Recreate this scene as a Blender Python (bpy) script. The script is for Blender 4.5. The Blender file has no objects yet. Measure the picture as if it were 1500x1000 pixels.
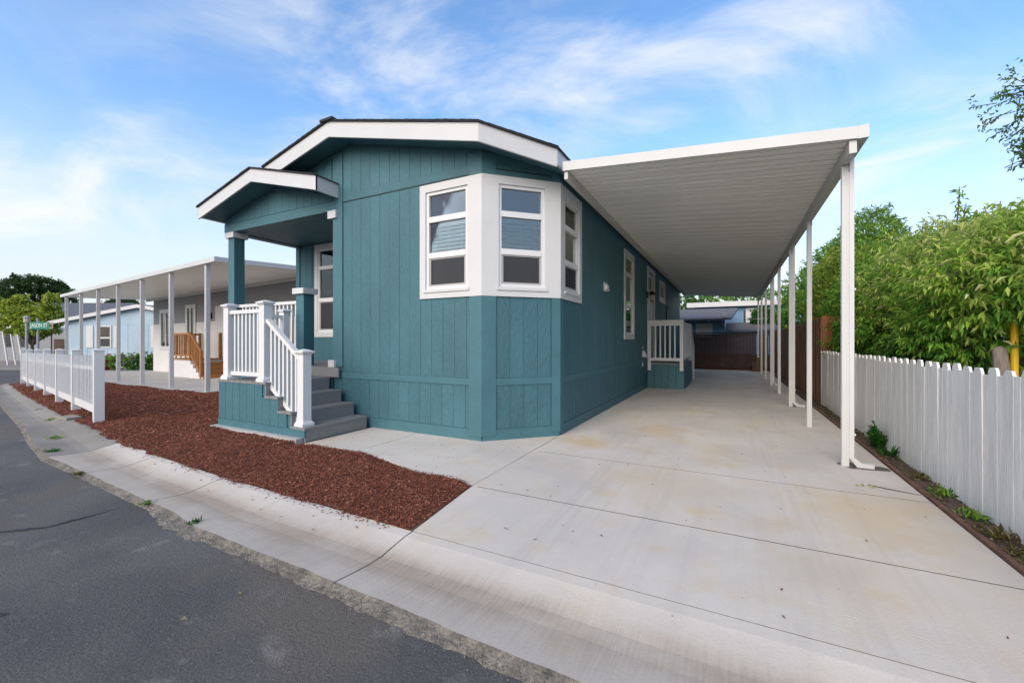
import bpy, math, random
import numpy as np
from mathutils import Vector, Matrix
random.seed(7); rng = np.random.default_rng(11)
SC = bpy.context.scene
COL = SC.collection
R = math.radians

# ------------------------------------------------------------------ camera, sky, sun, exposure
CAM_F, CAM_H, CAM_A = 615.0, 1.35, math.atan(321 / 615)
cd = bpy.data.cameras.new('camera'); cam = bpy.data.objects.new('camera', cd); COL.objects.link(cam)
cd.sensor_width = 36.0; cd.lens = 36.0 * CAM_F / 1500.0; cd.clip_start = 0.05; cd.clip_end = 3000
cam.location = (0, 0, CAM_H); cam.rotation_euler = (R(90), 0, CAM_A)
SC.camera = cam

SUN_EL, SUN_AZ = 30.0, 183.0      # azimuth clockwise from +Y (behind the camera)
W = bpy.data.worlds.new('World'); SC.world = W; W.use_nodes = True
nt = W.node_tree; nt.nodes.clear()
def wn(t, **k):
    n = nt.nodes.new(t)
    for a, b in k.items(): setattr(n, a, b)
    return n
wl = nt.links.new
sky = wn('ShaderNodeTexSky', sky_type='NISHITA', sun_disc=False, sun_elevation=R(SUN_EL), sun_rotation=R(SUN_AZ),
         air_density=1.0, dust_density=1.4, ozone_density=2.2)
tc = wn('ShaderNodeTexCoord'); sep = wn('ShaderNodeSeparateXYZ'); wl(tc.outputs['Generated'], sep.inputs[0])
def wmath(op, a, b=None, clamp=False):
    n = wn('ShaderNodeMath', operation=op, use_clamp=clamp)
    for i, v in enumerate((a, b)):
        if v is None: continue
        if isinstance(v, (int, float)): n.inputs[i].default_value = v
        else: wl(v, n.inputs[i])
    return n.outputs[0]
zc = wmath('MAXIMUM', sep.outputs[2], 0.0); den = wmath('ADD', zc, 0.22)
cx = wmath('DIVIDE', sep.outputs[0], den); cy = wmath('DIVIDE', sep.outputs[1], den)
cmb = wn('ShaderNodeCombineXYZ'); wl(cx, cmb.inputs[0]); wl(cy, cmb.inputs[1])
def cloud(scale, loc, rot, stretch, lo, hi, detail=7, dist=0.6, rough=0.55):
    mp = wn('ShaderNodeMapping'); mp.inputs['Location'].default_value = loc; mp.inputs['Rotation'].default_value = (0, 0, R(rot)); mp.inputs['Scale'].default_value = stretch
    wl(cmb.outputs[0], mp.inputs[0])
    n = wn('ShaderNodeTexNoise'); n.inputs['Scale'].default_value = scale; n.inputs['Detail'].default_value = detail
    n.inputs['Roughness'].default_value = rough; n.inputs['Distortion'].default_value = dist
    wl(mp.outputs[0], n.inputs['Vector'])
    mr = wn('ShaderNodeMapRange', interpolation_type='SMOOTHSTEP'); mr.inputs[1].default_value = lo; mr.inputs[2].default_value = hi
    wl(n.outputs[0], mr.inputs[0]); return mr.outputs[0]
c1 = cloud(1.25, (1.2, 8.7, 0), 40, (1.0, 1.45, 1), 0.39, 0.74, detail=9, dist=0.9, rough=0.6)
c2 = cloud(0.55, (6.4, 3.2, 0), 10, (1, 1.4, 1), 0.34, 0.60, detail=3, dist=0.2)
cf = wmath('MULTIPLY', wmath('MULTIPLY', c1, c2), 0.92)
haze_f = wn('ShaderNodeMapRange', interpolation_type='SMOOTHSTEP'); haze_f.inputs[1].default_value = 0.0; haze_f.inputs[2].default_value = 0.46
haze_f.inputs[3].default_value = 0.9; haze_f.inputs[4].default_value = 0.0; wl(zc, haze_f.inputs[0])
hs = wn('ShaderNodeHueSaturation'); hs.inputs['Saturation'].default_value = 1.14; hs.inputs['Value'].default_value = 1.28; wl(sky.outputs[0], hs.inputs['Color'])
m1 = wn('ShaderNodeMix', data_type='RGBA'); m1.inputs[7].default_value = (3.25, 3.38, 3.50, 1)
wl(haze_f.outputs[0], m1.inputs[0]); wl(hs.outputs[0], m1.inputs[6])
m2 = wn('ShaderNodeMix', data_type='RGBA'); m2.inputs[7].default_value = (3.9, 3.95, 4.05, 1)
wl(cf, m2.inputs[0]); wl(m1.outputs[2], m2.inputs[6])
bg = wn('ShaderNodeBackground'); bg.inputs['Strength'].default_value = 0.142; wl(m2.outputs[2], bg.inputs['Color'])
wo = wn('ShaderNodeOutputWorld'); wl(bg.outputs[0], wo.inputs['Surface'])

sl = bpy.data.lights.new('sun', 'SUN'); sun = bpy.data.objects.new('sun', sl); COL.objects.link(sun)
sl.energy = 1.4; sl.angle = R(50); sl.color = (1.0, 0.87, 0.71)
az = R(SUN_AZ); el = R(SUN_EL)
sdir = Vector((math.sin(az) * math.cos(el), math.cos(az) * math.cos(el), math.sin(el)))   # towards the sun
sun.rotation_euler = sdir.to_track_quat('Z', 'Y').to_euler(); sun.location = (0, -10, 30)

VS = SC.view_settings
VS.view_transform = 'Standard'; VS.look = 'None'; VS.gamma = 1.0; VS.use_curve_mapping = False; VS.exposure = 0.85
SC.cycles.max_bounces = 14; SC.cycles.diffuse_bounces = 7

# ------------------------------------------------------------------ materials
MATS = {}
def mat(name, col, rough=0.6, var=0.0, vscale=3.0, bump=0.0, bscale=40.0, stretch=(1, 1, 1), col2=None, spec=0.4, fine=0.0, fscale=120.0, objvar=0.0, metal=0.0, lo=0.35, hi=0.68):
    if name in MATS: return MATS[name]
    m = bpy.data.materials.new(name); m.use_nodes = True; t = m.node_tree; L = t.links.new
    p = t.nodes['Principled BSDF']; p.inputs['Roughness'].default_value = rough; p.inputs['Specular IOR Level'].default_value = spec; p.inputs['Metallic'].default_value = metal
    g = t.nodes.new('ShaderNodeNewGeometry'); mp = t.nodes.new('ShaderNodeMapping'); mp.inputs['Scale'].default_value = stretch
    L(g.outputs['Position'], mp.inputs[0])
    out = None
    c = (*col, 1); c2 = (*(col2 or tuple(min(1, v * (1 - var)) for v in col)), 1)
    if var > 0 or col2:
        n = t.nodes.new('ShaderNodeTexNoise'); n.inputs['Scale'].default_value = vscale; n.inputs['Detail'].default_value = 6; n.inputs['Roughness'].default_value = 0.6
        L(mp.outputs[0], n.inputs['Vector'])
        mr = t.nodes.new('ShaderNodeMapRange'); mr.inputs[1].default_value = lo; mr.inputs[2].default_value = hi; L(n.outputs[0], mr.inputs[0])
        mx = t.nodes.new('ShaderNodeMix'); mx.data_type = 'RGBA'; mx.inputs[6].default_value = c; mx.inputs[7].default_value = c2
        L(mr.outputs[0], mx.inputs[0]); out = mx.outputs[2]
    if fine > 0:
        n = t.nodes.new('ShaderNodeTexNoise'); n.inputs['Scale'].default_value = fscale; n.inputs['Detail'].default_value = 3
        L(mp.outputs[0], n.inputs['Vector'])
        mr = t.nodes.new('ShaderNodeMapRange'); mr.inputs[1].default_value = 0.3; mr.inputs[2].default_value = 0.7; mr.inputs[3].default_value = 1 - fine; mr.inputs[4].default_value = 1 + fine
        L(n.outputs[0], mr.inputs[0])
        mx = t.nodes.new('ShaderNodeMix'); mx.data_type = 'RGBA'; mx.blend_type = 'MULTIPLY'; mx.inputs[0].default_value = 1
        if out: L(out, mx.inputs[6])
        else: mx.inputs[6].default_value = c
        L(mr.outputs[0], mx.inputs[7]); out = mx.outputs[2]
    if objvar > 0:
        oi = t.nodes.new('ShaderNodeObjectInfo'); mr = t.nodes.new('ShaderNodeMapRange'); mr.inputs[3].default_value = 1 - objvar; mr.inputs[4].default_value = 1 + objvar
        L(oi.outputs['Random'], mr.inputs[0])
        mx = t.nodes.new('ShaderNodeMix'); mx.data_type = 'RGBA'; mx.blend_type = 'MULTIPLY'; mx.inputs[0].default_value = 1
        if out: L(out, mx.inputs[6])
        else: mx.inputs[6].default_value = c
        L(mr.outputs[0], mx.inputs[7]); out = mx.outputs[2]
    if out: L(out, p.inputs['Base Color'])
    else: p.inputs['Base Color'].default_value = c
    if bump > 0:
        n = t.nodes.new('ShaderNodeTexNoise'); n.inputs['Scale'].default_value = bscale; n.inputs['Detail'].default_value = 5
        L(mp.outputs[0], n.inputs['Vector'])
        b = t.nodes.new('ShaderNodeBump'); b.inputs['Strength'].default_value = bump; b.inputs['Distance'].default_value = 0.02
        L(n.outputs[0], b.inputs['Height']); L(b.outputs[0], p.inputs['Normal'])
    MATS[name] = m; return m

TEAL = mat('teal_paint', (0.051, 0.141, 0.171), 0.6, var=0.20, vscale=1.6, bump=0.5, bscale=26, stretch=(1, 1, 0.5), fine=0.11, fscale=55, objvar=0.05)
TEALB = mat('teal_paint_trim', (0.053, 0.145, 0.174), 0.55, var=0.14, vscale=2, bump=0.3, bscale=60, fine=0.05)
WHITE = mat('white_paint', (0.555, 0.555, 0.55), 0.45, var=0.05, vscale=2.5, bump=0.08, bscale=50)
VINYL = mat('white_vinyl', (0.64, 0.64, 0.64), 0.38, var=0.04, vscale=1.2)
METALW = mat('white_aluminium', (0.525, 0.525, 0.515), 0.42, var=0.06, vscale=1.5)
PANM = mat('carport_pan_paint', (0.88, 0.875, 0.82), 0.38, var=0.06, vscale=0.8)
SHING = mat('dark_shingle', (0.035, 0.036, 0.04), 0.9, var=0.4, vscale=14, bump=0.6, bscale=60, fine=0.3)
GSHING = mat('grey_shingle', (0.13, 0.13, 0.14), 0.9, var=0.35, vscale=8, bump=0.4, bscale=40, fine=0.25, fscale=30)
COMPO = mat('grey_composite', (0.225, 0.218, 0.215), 0.65, var=0.18, vscale=9, stretch=(6, 1, 6), bump=0.2, bscale=30)
MULCHB = mat('mulch_base', (0.15, 0.046, 0.027), 0.95, var=0.55, vscale=35, bump=1.0, bscale=60)
BROWNW = mat('brown_fence_wood', (0.29, 0.150, 0.080), 0.8, var=0.5, vscale=3, stretch=(6, 6, 0.6), bump=0.4, bscale=12, objvar=0.25)
REDW = mat('redwood', (0.27, 0.095, 0.04), 0.75, var=0.4, vscale=5, stretch=(5, 5, 0.8), bump=0.3, bscale=12)
ORANGEW = mat('stained_cedar', (0.36, 0.155, 0.048), 0.6, var=0.35, vscale=6, stretch=(4, 4, 1), objvar=0.15)
WFENCE = mat('weathered_white_board', (0.78, 0.76, 0.725), 0.7, var=0.18, vscale=3.2, stretch=(7, 7, 0.7), bump=0.35, bscale=14, fine=0.06, fscale=25, objvar=0.05)
SLATD = mat('brown_fence_slat', (0.085, 0.042, 0.033), 0.6, var=0.4, vscale=5)
DARK = mat('dark_interior', (0.05, 0.05, 0.05), 0.9)
ROOMW = mat('room_wall', (0.36, 0.355, 0.345), 0.9)
BLIND = mat('white_blind', (0.78, 0.79, 0.80), 0.5)
SCREEN_FRAME = mat('grey_screen_frame', (0.35, 0.34, 0.33), 0.5)
BLACK = mat('black_metal', (0.012, 0.012, 0.013), 0.4)
GREYM = mat('grey_galvanised', (0.32, 0.33, 0.35), 0.45, var=0.2, vscale=6, metal=0.3)
LBLUE = mat('light_blue_siding', (0.34, 0.45, 0.53), 0.7, var=0.12, vscale=1.2, objvar=0.04)
MBLUE = mat('mid_blue_siding', (0.16, 0.28, 0.43), 0.7, var=0.15, vscale=2, objvar=0.06)
GREYS = mat('grey_siding', (0.25, 0.255, 0.27), 0.7, var=0.08, vscale=1)
OFFW = mat('offwhite_siding', (0.63, 0.61, 0.60), 0.7, var=0.08, vscale=1)
BARK = mat('bark', (0.10, 0.075, 0.055), 0.95, var=0.5, vscale=12, stretch=(2, 2, 0.6), bump=0.6, bscale=30)
BARKG = mat('grey_bark', (0.24, 0.20, 0.17), 0.95, var=0.45, vscale=14, stretch=(2, 2, 0.6), bump=0.6, bscale=30)
YELLOW = mat('yellow_paint', (0.72, 0.46, 0.01), 0.45, var=0.1, vscale=5)
DIRT = mat('dirt', (0.12, 0.085, 0.062), 0.95, var=0.5, vscale=20, bump=0.9, bscale=40, fine=0.3)
SOIL = mat('soil', (0.11, 0.095, 0.07), 0.95, var=0.4, vscale=1.2, bump=0.5, bscale=20, fine=0.2)
GREEN_SIGN = mat('sign_green', (0.0, 0.17, 0.10), 0.4)
BROWNBOX = mat('brown_block', (0.14, 0.095, 0.07), 0.85, var=0.3, vscale=10)
EDGEB = mat('old_edging_board', (0.17, 0.085, 0.058), 0.85, var=0.45, vscale=9, bump=0.4, bscale=30)
LAMP_GLASS = mat('frosted_lamp_glass', (0.45, 0.42, 0.36), 0.3)
SEAM = mat('flashing', (0.02, 0.045, 0.05), 0.6)

def concrete(name, base, dark, dirty=0.0, stain=0.0):
    m = bpy.data.materials.new(name); m.use_nodes = True; t = m.node_tree; L = t.links.new
    p = t.nodes['Principled BSDF']; p.inputs['Roughness'].default_value = 0.85; p.inputs['Specular IOR Level'].default_value = 0.25
    g = t.nodes.new('ShaderNodeNewGeometry')
    def noise(s, d=5, st=None, loc=(0, 0, 0), dist=0.0):
        mp = t.nodes.new('ShaderNodeMapping'); mp.inputs['Location'].default_value = loc
        if st: mp.inputs['Scale'].default_value = st
        L(g.outputs['Position'], mp.inputs[0])
        n = t.nodes.new('ShaderNodeTexNoise'); n.inputs['Scale'].default_value = s; n.inputs['Detail'].default_value = d; n.inputs['Roughness'].default_value = 0.6; n.inputs['Distortion'].default_value = dist
        L(mp.outputs[0], n.inputs['Vector']); return n.outputs[0]
    def rng_(x, lo, hi, a=0.0, b=1.0):
        mr = t.nodes.new('ShaderNodeMapRange'); mr.interpolation_type = 'SMOOTHSTEP'
        for i, v in enumerate((lo, hi, a, b)): mr.inputs[i + 1].default_value = v
        L(x, mr.inputs[0]); return mr.outputs[0]
    def mix(f, a, b, mode='MIX'):
        mx = t.nodes.new('ShaderNodeMix'); mx.data_type = 'RGBA'; mx.blend_type = mode
        for s, v in ((0, f), (6, a), (7, b)):
            if isinstance(v, tuple): mx.inputs[s].default_value = (*v, 1)
            elif isinstance(v, float): mx.inputs[s].default_value = v
            else: L(v, mx.inputs[s])
        return mx.outputs[2]
    c = mix(rng_(noise(0.9, 6), 0.35, 0.7), base, dark)
    c = mix(rng_(noise(1.7, 5, loc=(4, 2, 0)), 0.50, 0.74, 0, 0.6 + 0.3 * stain), c, (base[0] * 0.95, base[1] * 0.83, base[2] * 0.66))     # warm rust stains
    c = mix(rng_(noise(0.75, 5, loc=(9, 3, 0), dist=0.5), 0.47, 0.70, 0, 0.6), c, (base[0] * 0.78, base[1] * 0.78, base[2] * 0.81))      # grey traffic stains
    c = mix(rng_(noise(1.0, 3, st=(7.0, 0.3, 1), loc=(2, 7, 0), dist=0.3), 0.5, 0.76, 0, 0.24), c, (base[0] * 0.66, base[1] * 0.66, base[2] * 0.69))  # tyre streaks along the drive
    c = mix(rng_(noise(26, 2, loc=(1, 1, 0)), 0.70, 0.76, 0, 0.4), c, (0.16, 0.13, 0.10))      # specks
    if stain > 0:
        sx = t.nodes.new('ShaderNodeSeparateXYZ'); L(g.outputs['Position'], sx.inputs[0])
        def mth(op, a, b_=None):
            n_ = t.nodes.new('ShaderNodeMath'); n_.operation = op
            for i_, v in enumerate((a, b_)):
                if v is None: continue
                if isinstance(v, (int, float)): n_.inputs[i_].default_value = v
                else: L(v, n_.inputs[i_])
            return n_.outputs[0]
        wob = noise(3.5, 5, loc=(3, 3, 3), dist=.4)
        for px_, py_, r_, k_ in ((-1.72, 5.45, .42, .8), (-.95, 6.7, .5, .6), (-.2, 5.9, .35, .35), (.95, 4.15, .75, .6), (-.6, 4.2, .8, .35), (.55, 3.0, .6, .3)):
            dx_ = mth('SUBTRACT', sx.outputs[0], px_); dy_ = mth('MULTIPLY', mth('SUBTRACT', sx.outputs[1], py_), .8)
            dd_ = mth('ADD', mth('SQRT', mth('ADD', mth('MULTIPLY', dx_, dx_), mth('MULTIPLY', dy_, dy_))), mth('MULTIPLY', mth('SUBTRACT', wob, .5), r_ * 1.6))
            c = mix(rng_(dd_, r_ * .15, r_, k_, 0), c, (.52, .40, .24))
        for tx_, w_, k_ in ((-1.25, .26, .3), (-.72, .22, .22), (.35, .26, .3), (.78, .18, .2)):
            dx_ = mth('ABSOLUTE', mth('SUBTRACT', mth('SUBTRACT', sx.outputs[0], tx_), mth('MULTIPLY', mth('SINE', mth('MULTIPLY', sx.outputs[1], .5)), .14)))
            band = mth('MULTIPLY', rng_(dx_, w_ * .2, w_, k_, 0), rng_(noise(2.2, 4, st=(9, .45, 1), loc=(tx_ * 3, 0, 0)), .35, .75))
            c = mix(band, c, (base[0] * .62, base[1] * .63, base[2] * .66))
    fi = t.nodes.new('ShaderNodeCombineXYZ')
    fr = rng_(noise(170, 2), 0.25, 0.75, 0.93, 1.06)
    for i in range(3): L(fr, fi.inputs[i])
    c = mix(1.0, c, fi.outputs[0], 'MULTIPLY')
    if dirty > 0:
        at = t.nodes.new('ShaderNodeAttribute'); at.attribute_name = 'dirt'
        am = t.nodes.new('ShaderNodeMath'); am.operation = 'MULTIPLY'; L(at.outputs['Fac'], am.inputs[0])
        L(rng_(noise(1.0, 5, st=(1, 1.6, 1)), 0.28, 0.6, 0.45, 1.0), am.inputs[1])
        bm = t.nodes.new('ShaderNodeMath'); bm.operation = 'MULTIPLY'; L(am.outputs[0], bm.inputs[0])
        L(rng_(noise(3.0, 4, st=(22, 1.2, 1)), 0.3, 0.7, 0.78, 1.05), bm.inputs[1])
        c = mix(bm.outputs[0], c, (0.29, 0.238, 0.19))
    L(c, p.inputs['Base Color'])
    n = noise(60, 6, st=(1, 1, 1)); b = t.nodes.new('ShaderNodeBump'); b.inputs['Strength'].default_value = 0.22; b.inputs['Distance'].default_value = 0.01
    L(n, b.inputs['Height']); L(b.outputs[0], p.inputs['Normal'])
    return m
CONC = concrete('driveway_concrete', (0.565, 0.520, 0.462), (0.50, 0.462, 0.412), stain=1.0)
CONCG = concrete('gutter_concrete', (0.55, 0.507, 0.452), (0.485, 0.447, 0.40), dirty=1.0)
CONCO = concrete('old_concrete', (0.27, 0.25, 0.22), (0.19, 0.175, 0.155))
CONCF = concrete('patio_concrete', (0.44, 0.43, 0.41), (0.37, 0.36, 0.345))
RAWC = mat('broken_concrete_edge', (0.20, 0.18, 0.15), 0.95, col2=(0.085, 0.078, 0.070), vscale=9, bump=1.0, bscale=45, fine=0.3, fscale=70)

def asphalt():
    m = bpy.data.materials.new('asphalt'); m.use_nodes = True; t = m.node_tree; L = t.links.new
    p = t.nodes['Principled BSDF']; p.inputs['Roughness'].default_value = 0.82; p.inputs['Specular IOR Level'].default_value = 0.35
    g = t.nodes.new('ShaderNodeNewGeometry')
    def noise(s, d=4, loc=(0, 0, 0), tex='ShaderNodeTexNoise'):
        mp = t.nodes.new('ShaderNodeMapping'); mp.inputs['Location'].default_value = loc; L(g.outputs['Position'], mp.inputs[0])
        n = t.nodes.new(tex); n.inputs['Scale'].default_value = s
        if 'Detail' in n.inputs: n.inputs['Detail'].default_value = d
        L(mp.outputs[0], n.inputs['Vector']); return n.outputs[0]
    def rg(x, lo, hi, a=0.0, b=1.0):
        mr = t.nodes.new('ShaderNodeMapRange'); mr.interpolation_type = 'SMOOTHSTEP'
        for i, v in enumerate((lo, hi, a, b)): mr.inputs[i + 1].default_value = v
        L(x, mr.inputs[0]); return mr.outputs[0]
    def mix(f, a, b):
        mx = t.nodes.new('ShaderNodeMix'); mx.data_type = 'RGBA'
        for s, v in ((0, f), (6, a), (7, b)):
            if isinstance(v, tuple): mx.inputs[s].default_value = (*v, 1)
            else: L(v, mx.inputs[s])
        return mx.outputs[2]
    c = mix(rg(noise(0.9, 6), 0.36, 0.66), (0.068, 0.068, 0.069), (0.104, 0.101, 0.097))
    c = mix(rg(noise(0.55, 5, (6, 1, 0)), 0.5, 0.60, 0, 0.9), c, (0.105, 0.092, 0.079))          # worn, coarser patches
    c = mix(rg(noise(95, 3), 0.45, 0.72, 0, 0.55), c, (0.034, 0.034, 0.034))
    c = mix(rg(noise(60, 4, (1, 4, 0)), 0.55, 0.74, 0, 0.4), c, (0.15, 0.14, 0.13))
    c = mix(rg(noise(150, 2, (3, 0, 0)), 0.60, 0.72, 0, 0.55), c, (0.21, 0.195, 0.175))
    c = mix(rg(noise(46, 2, (5, 0, 0)), 0.755, 0.775, 0, 0.6), c, (0.30, 0.28, 0.25))             # pale chips
    c = mix(rg(noise(4.5, 6, (0, 8, 0)), 0.60, 0.76, 0, 0.5), c, (0.22, 0.21, 0.20))            # scuffs
    L(c, p.inputs['Base Color'])
    b = t.nodes.new('ShaderNodeBump'); b.inputs['Strength'].default_value = 0.5; b.inputs['Distance'].default_value = 0.012
    L(noise(85, 4), b.inputs['Height']); L(b.outputs[0], p.inputs['Normal'])
    return m
ASPH = asphalt()

def glass_mat():
    m = bpy.data.materials.new('window_glass'); m.use_nodes = True; t = m.node_tree; t.nodes.clear(); L = t.links.new
    tr = t.nodes.new('ShaderNodeBsdfTransparent'); tr.inputs[0].default_value = (0.88, 0.92, 0.91, 1)
    gl = t.nodes.new('ShaderNodeBsdfGlossy'); gl.inputs['Roughness'].default_value = 0.02; gl.inputs['Color'].default_value = (0.95, 0.95, 0.95, 1)
    fr = t.nodes.new('ShaderNodeFresnel'); fr.inputs[0].default_value = 1.55
    ad = t.nodes.new('ShaderNodeMath'); ad.operation = 'MULTIPLY_ADD'; ad.inputs[1].default_value = 1.0; ad.inputs[2].default_value = 0.05; ad.use_clamp = True
    L(fr.outputs[0], ad.inputs[0])
    nz = t.nodes.new('ShaderNodeTexNoise'); nz.inputs['Scale'].default_value = 1.5; g = t.nodes.new('ShaderNodeNewGeometry'); L(g.outputs['Position'], nz.inputs['Vector'])
    b = t.nodes.new('ShaderNodeBump'); b.inputs['Strength'].default_value = 0.05; b.inputs['Distance'].default_value = 0.05; L(nz.outputs[0], b.inputs['Height']); L(b.outputs[0], gl.inputs['Normal'])
    mx = t.nodes.new('ShaderNodeMixShader'); L(ad.outputs[0], mx.inputs[0]); L(tr.outputs[0], mx.inputs[1]); L(gl.outputs[0], mx.inputs[2])
    o = t.nodes.new('ShaderNodeOutputMaterial'); L(mx.outputs[0], o.inputs[0]); return m
GLASS = glass_mat()
def screen_mat():
    m = bpy.data.materials.new('insect_screen'); m.use_nodes = True; t = m.node_tree; t.nodes.clear(); L = t.links.new
    tr = t.nodes.new('ShaderNodeBsdfTransparent'); df = t.nodes.new('ShaderNodeBsdfDiffuse'); df.inputs[0].default_value = (0.07, 0.07, 0.075, 1)
    mx = t.nodes.new('ShaderNodeMixShader'); mx.inputs[0].default_value = 0.5; L(tr.outputs[0], mx.inputs[1]); L(df.outputs[0], mx.inputs[2])
    o = t.nodes.new('ShaderNodeOutputMaterial'); L(mx.outputs[0], o.inputs[0]); return m
SCREEN = screen_mat()

def leaf_mat(name, cols, transl=0.48, rough=0.6):
    m = bpy.data.materials.new(name); m.use_nodes = True; t = m.node_tree; L = t.links.new
    p = t.nodes['Principled BSDF']; p.inputs['Roughness'].default_value = rough; p.inputs['Specular IOR Level'].default_value = 0.22
    a = t.nodes.new('ShaderNodeAttribute'); a.attribute_name = 'rnd'
    cr = t.nodes.new('ShaderNodeValToRGB'); e = cr.color_ramp.elements
    while len(e) < len(cols): e.new(0.5)
    for i, c in enumerate(cols): e[i].position = i / (len(cols) - 1); e[i].color = (*c, 1)
    L(a.outputs['Fac'], cr.inputs[0]); L(cr.outputs[0], p.inputs['Base Color'])
    tl = t.nodes.new('ShaderNodeBsdfTranslucent'); L(cr.outputs[0], tl.inputs[0])
    mx = t.nodes.new('ShaderNodeMixShader'); mx.inputs[0].default_value = transl
    L(p.outputs[0], mx.inputs[1]); L(tl.outputs[0], mx.inputs[2]); L(mx.outputs[0], t.nodes['Material Output'].inputs[0]); return m
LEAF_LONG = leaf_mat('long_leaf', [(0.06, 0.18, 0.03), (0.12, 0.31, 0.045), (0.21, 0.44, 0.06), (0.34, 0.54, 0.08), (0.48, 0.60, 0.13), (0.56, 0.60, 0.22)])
LEAF_DARK = leaf_mat('dark_leaf', [(0.035, 0.095, 0.024), (0.07, 0.17, 0.036), (0.12, 0.25, 0.05), (0.20, 0.32, 0.07)])
LEAF_MID = leaf_mat('mid_leaf', [(0.06, 0.17, 0.03), (0.13, 0.31, 0.045), (0.23, 0.43, 0.06), (0.38, 0.50, 0.07)])
LEAF_LIGHT = leaf_mat('light_leaf', [(0.10, 0.23, 0.04), (0.18, 0.34, 0.06), (0.28, 0.45, 0.09), (0.38, 0.52, 0.13)])
LEAF_YELG = leaf_mat('yellow_green_leaf', [(0.07, 0.15, 0.025), (0.15, 0.24, 0.035), (0.27, 0.35, 0.05), (0.45, 0.45, 0.08)])
LEAF_YEL = leaf_mat('yellow_leaf', [(0.14, 0.24, 0.03), (0.28, 0.38, 0.05), (0.45, 0.52, 0.08), (0.62, 0.62, 0.14)])
LEAF_PINE = leaf_mat('pine_leaf', [(0.03, 0.062, 0.026), (0.06, 0.11, 0.04), (0.095, 0.15, 0.055)])
LEAF_FERN = leaf_mat('fern_leaf', [(0.02, 0.10, 0.015), (0.04, 0.17, 0.025), (0.08, 0.24, 0.04)])
LEAF_DRY = leaf_mat('dry_leaf', [(0.10, 0.06, 0.03), (0.20, 0.14, 0.06), (0.16, 0.20, 0.05), (0.34, 0.29, 0.17)])
PETAL = leaf_mat('petal', [(0.35, 0.02, 0.03), (0.55, 0.06, 0.08), (0.6, 0.25, 0.3)])
CHIPM = leaf_mat('mulch_chip', [(0.085, 0.026, 0.014), (0.17, 0.053, 0.031), (0.25, 0.086, 0.052), (0.33, 0.145, 0.095), (0.52, 0.31, 0.21)], transl=0.0, rough=0.9)

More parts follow.
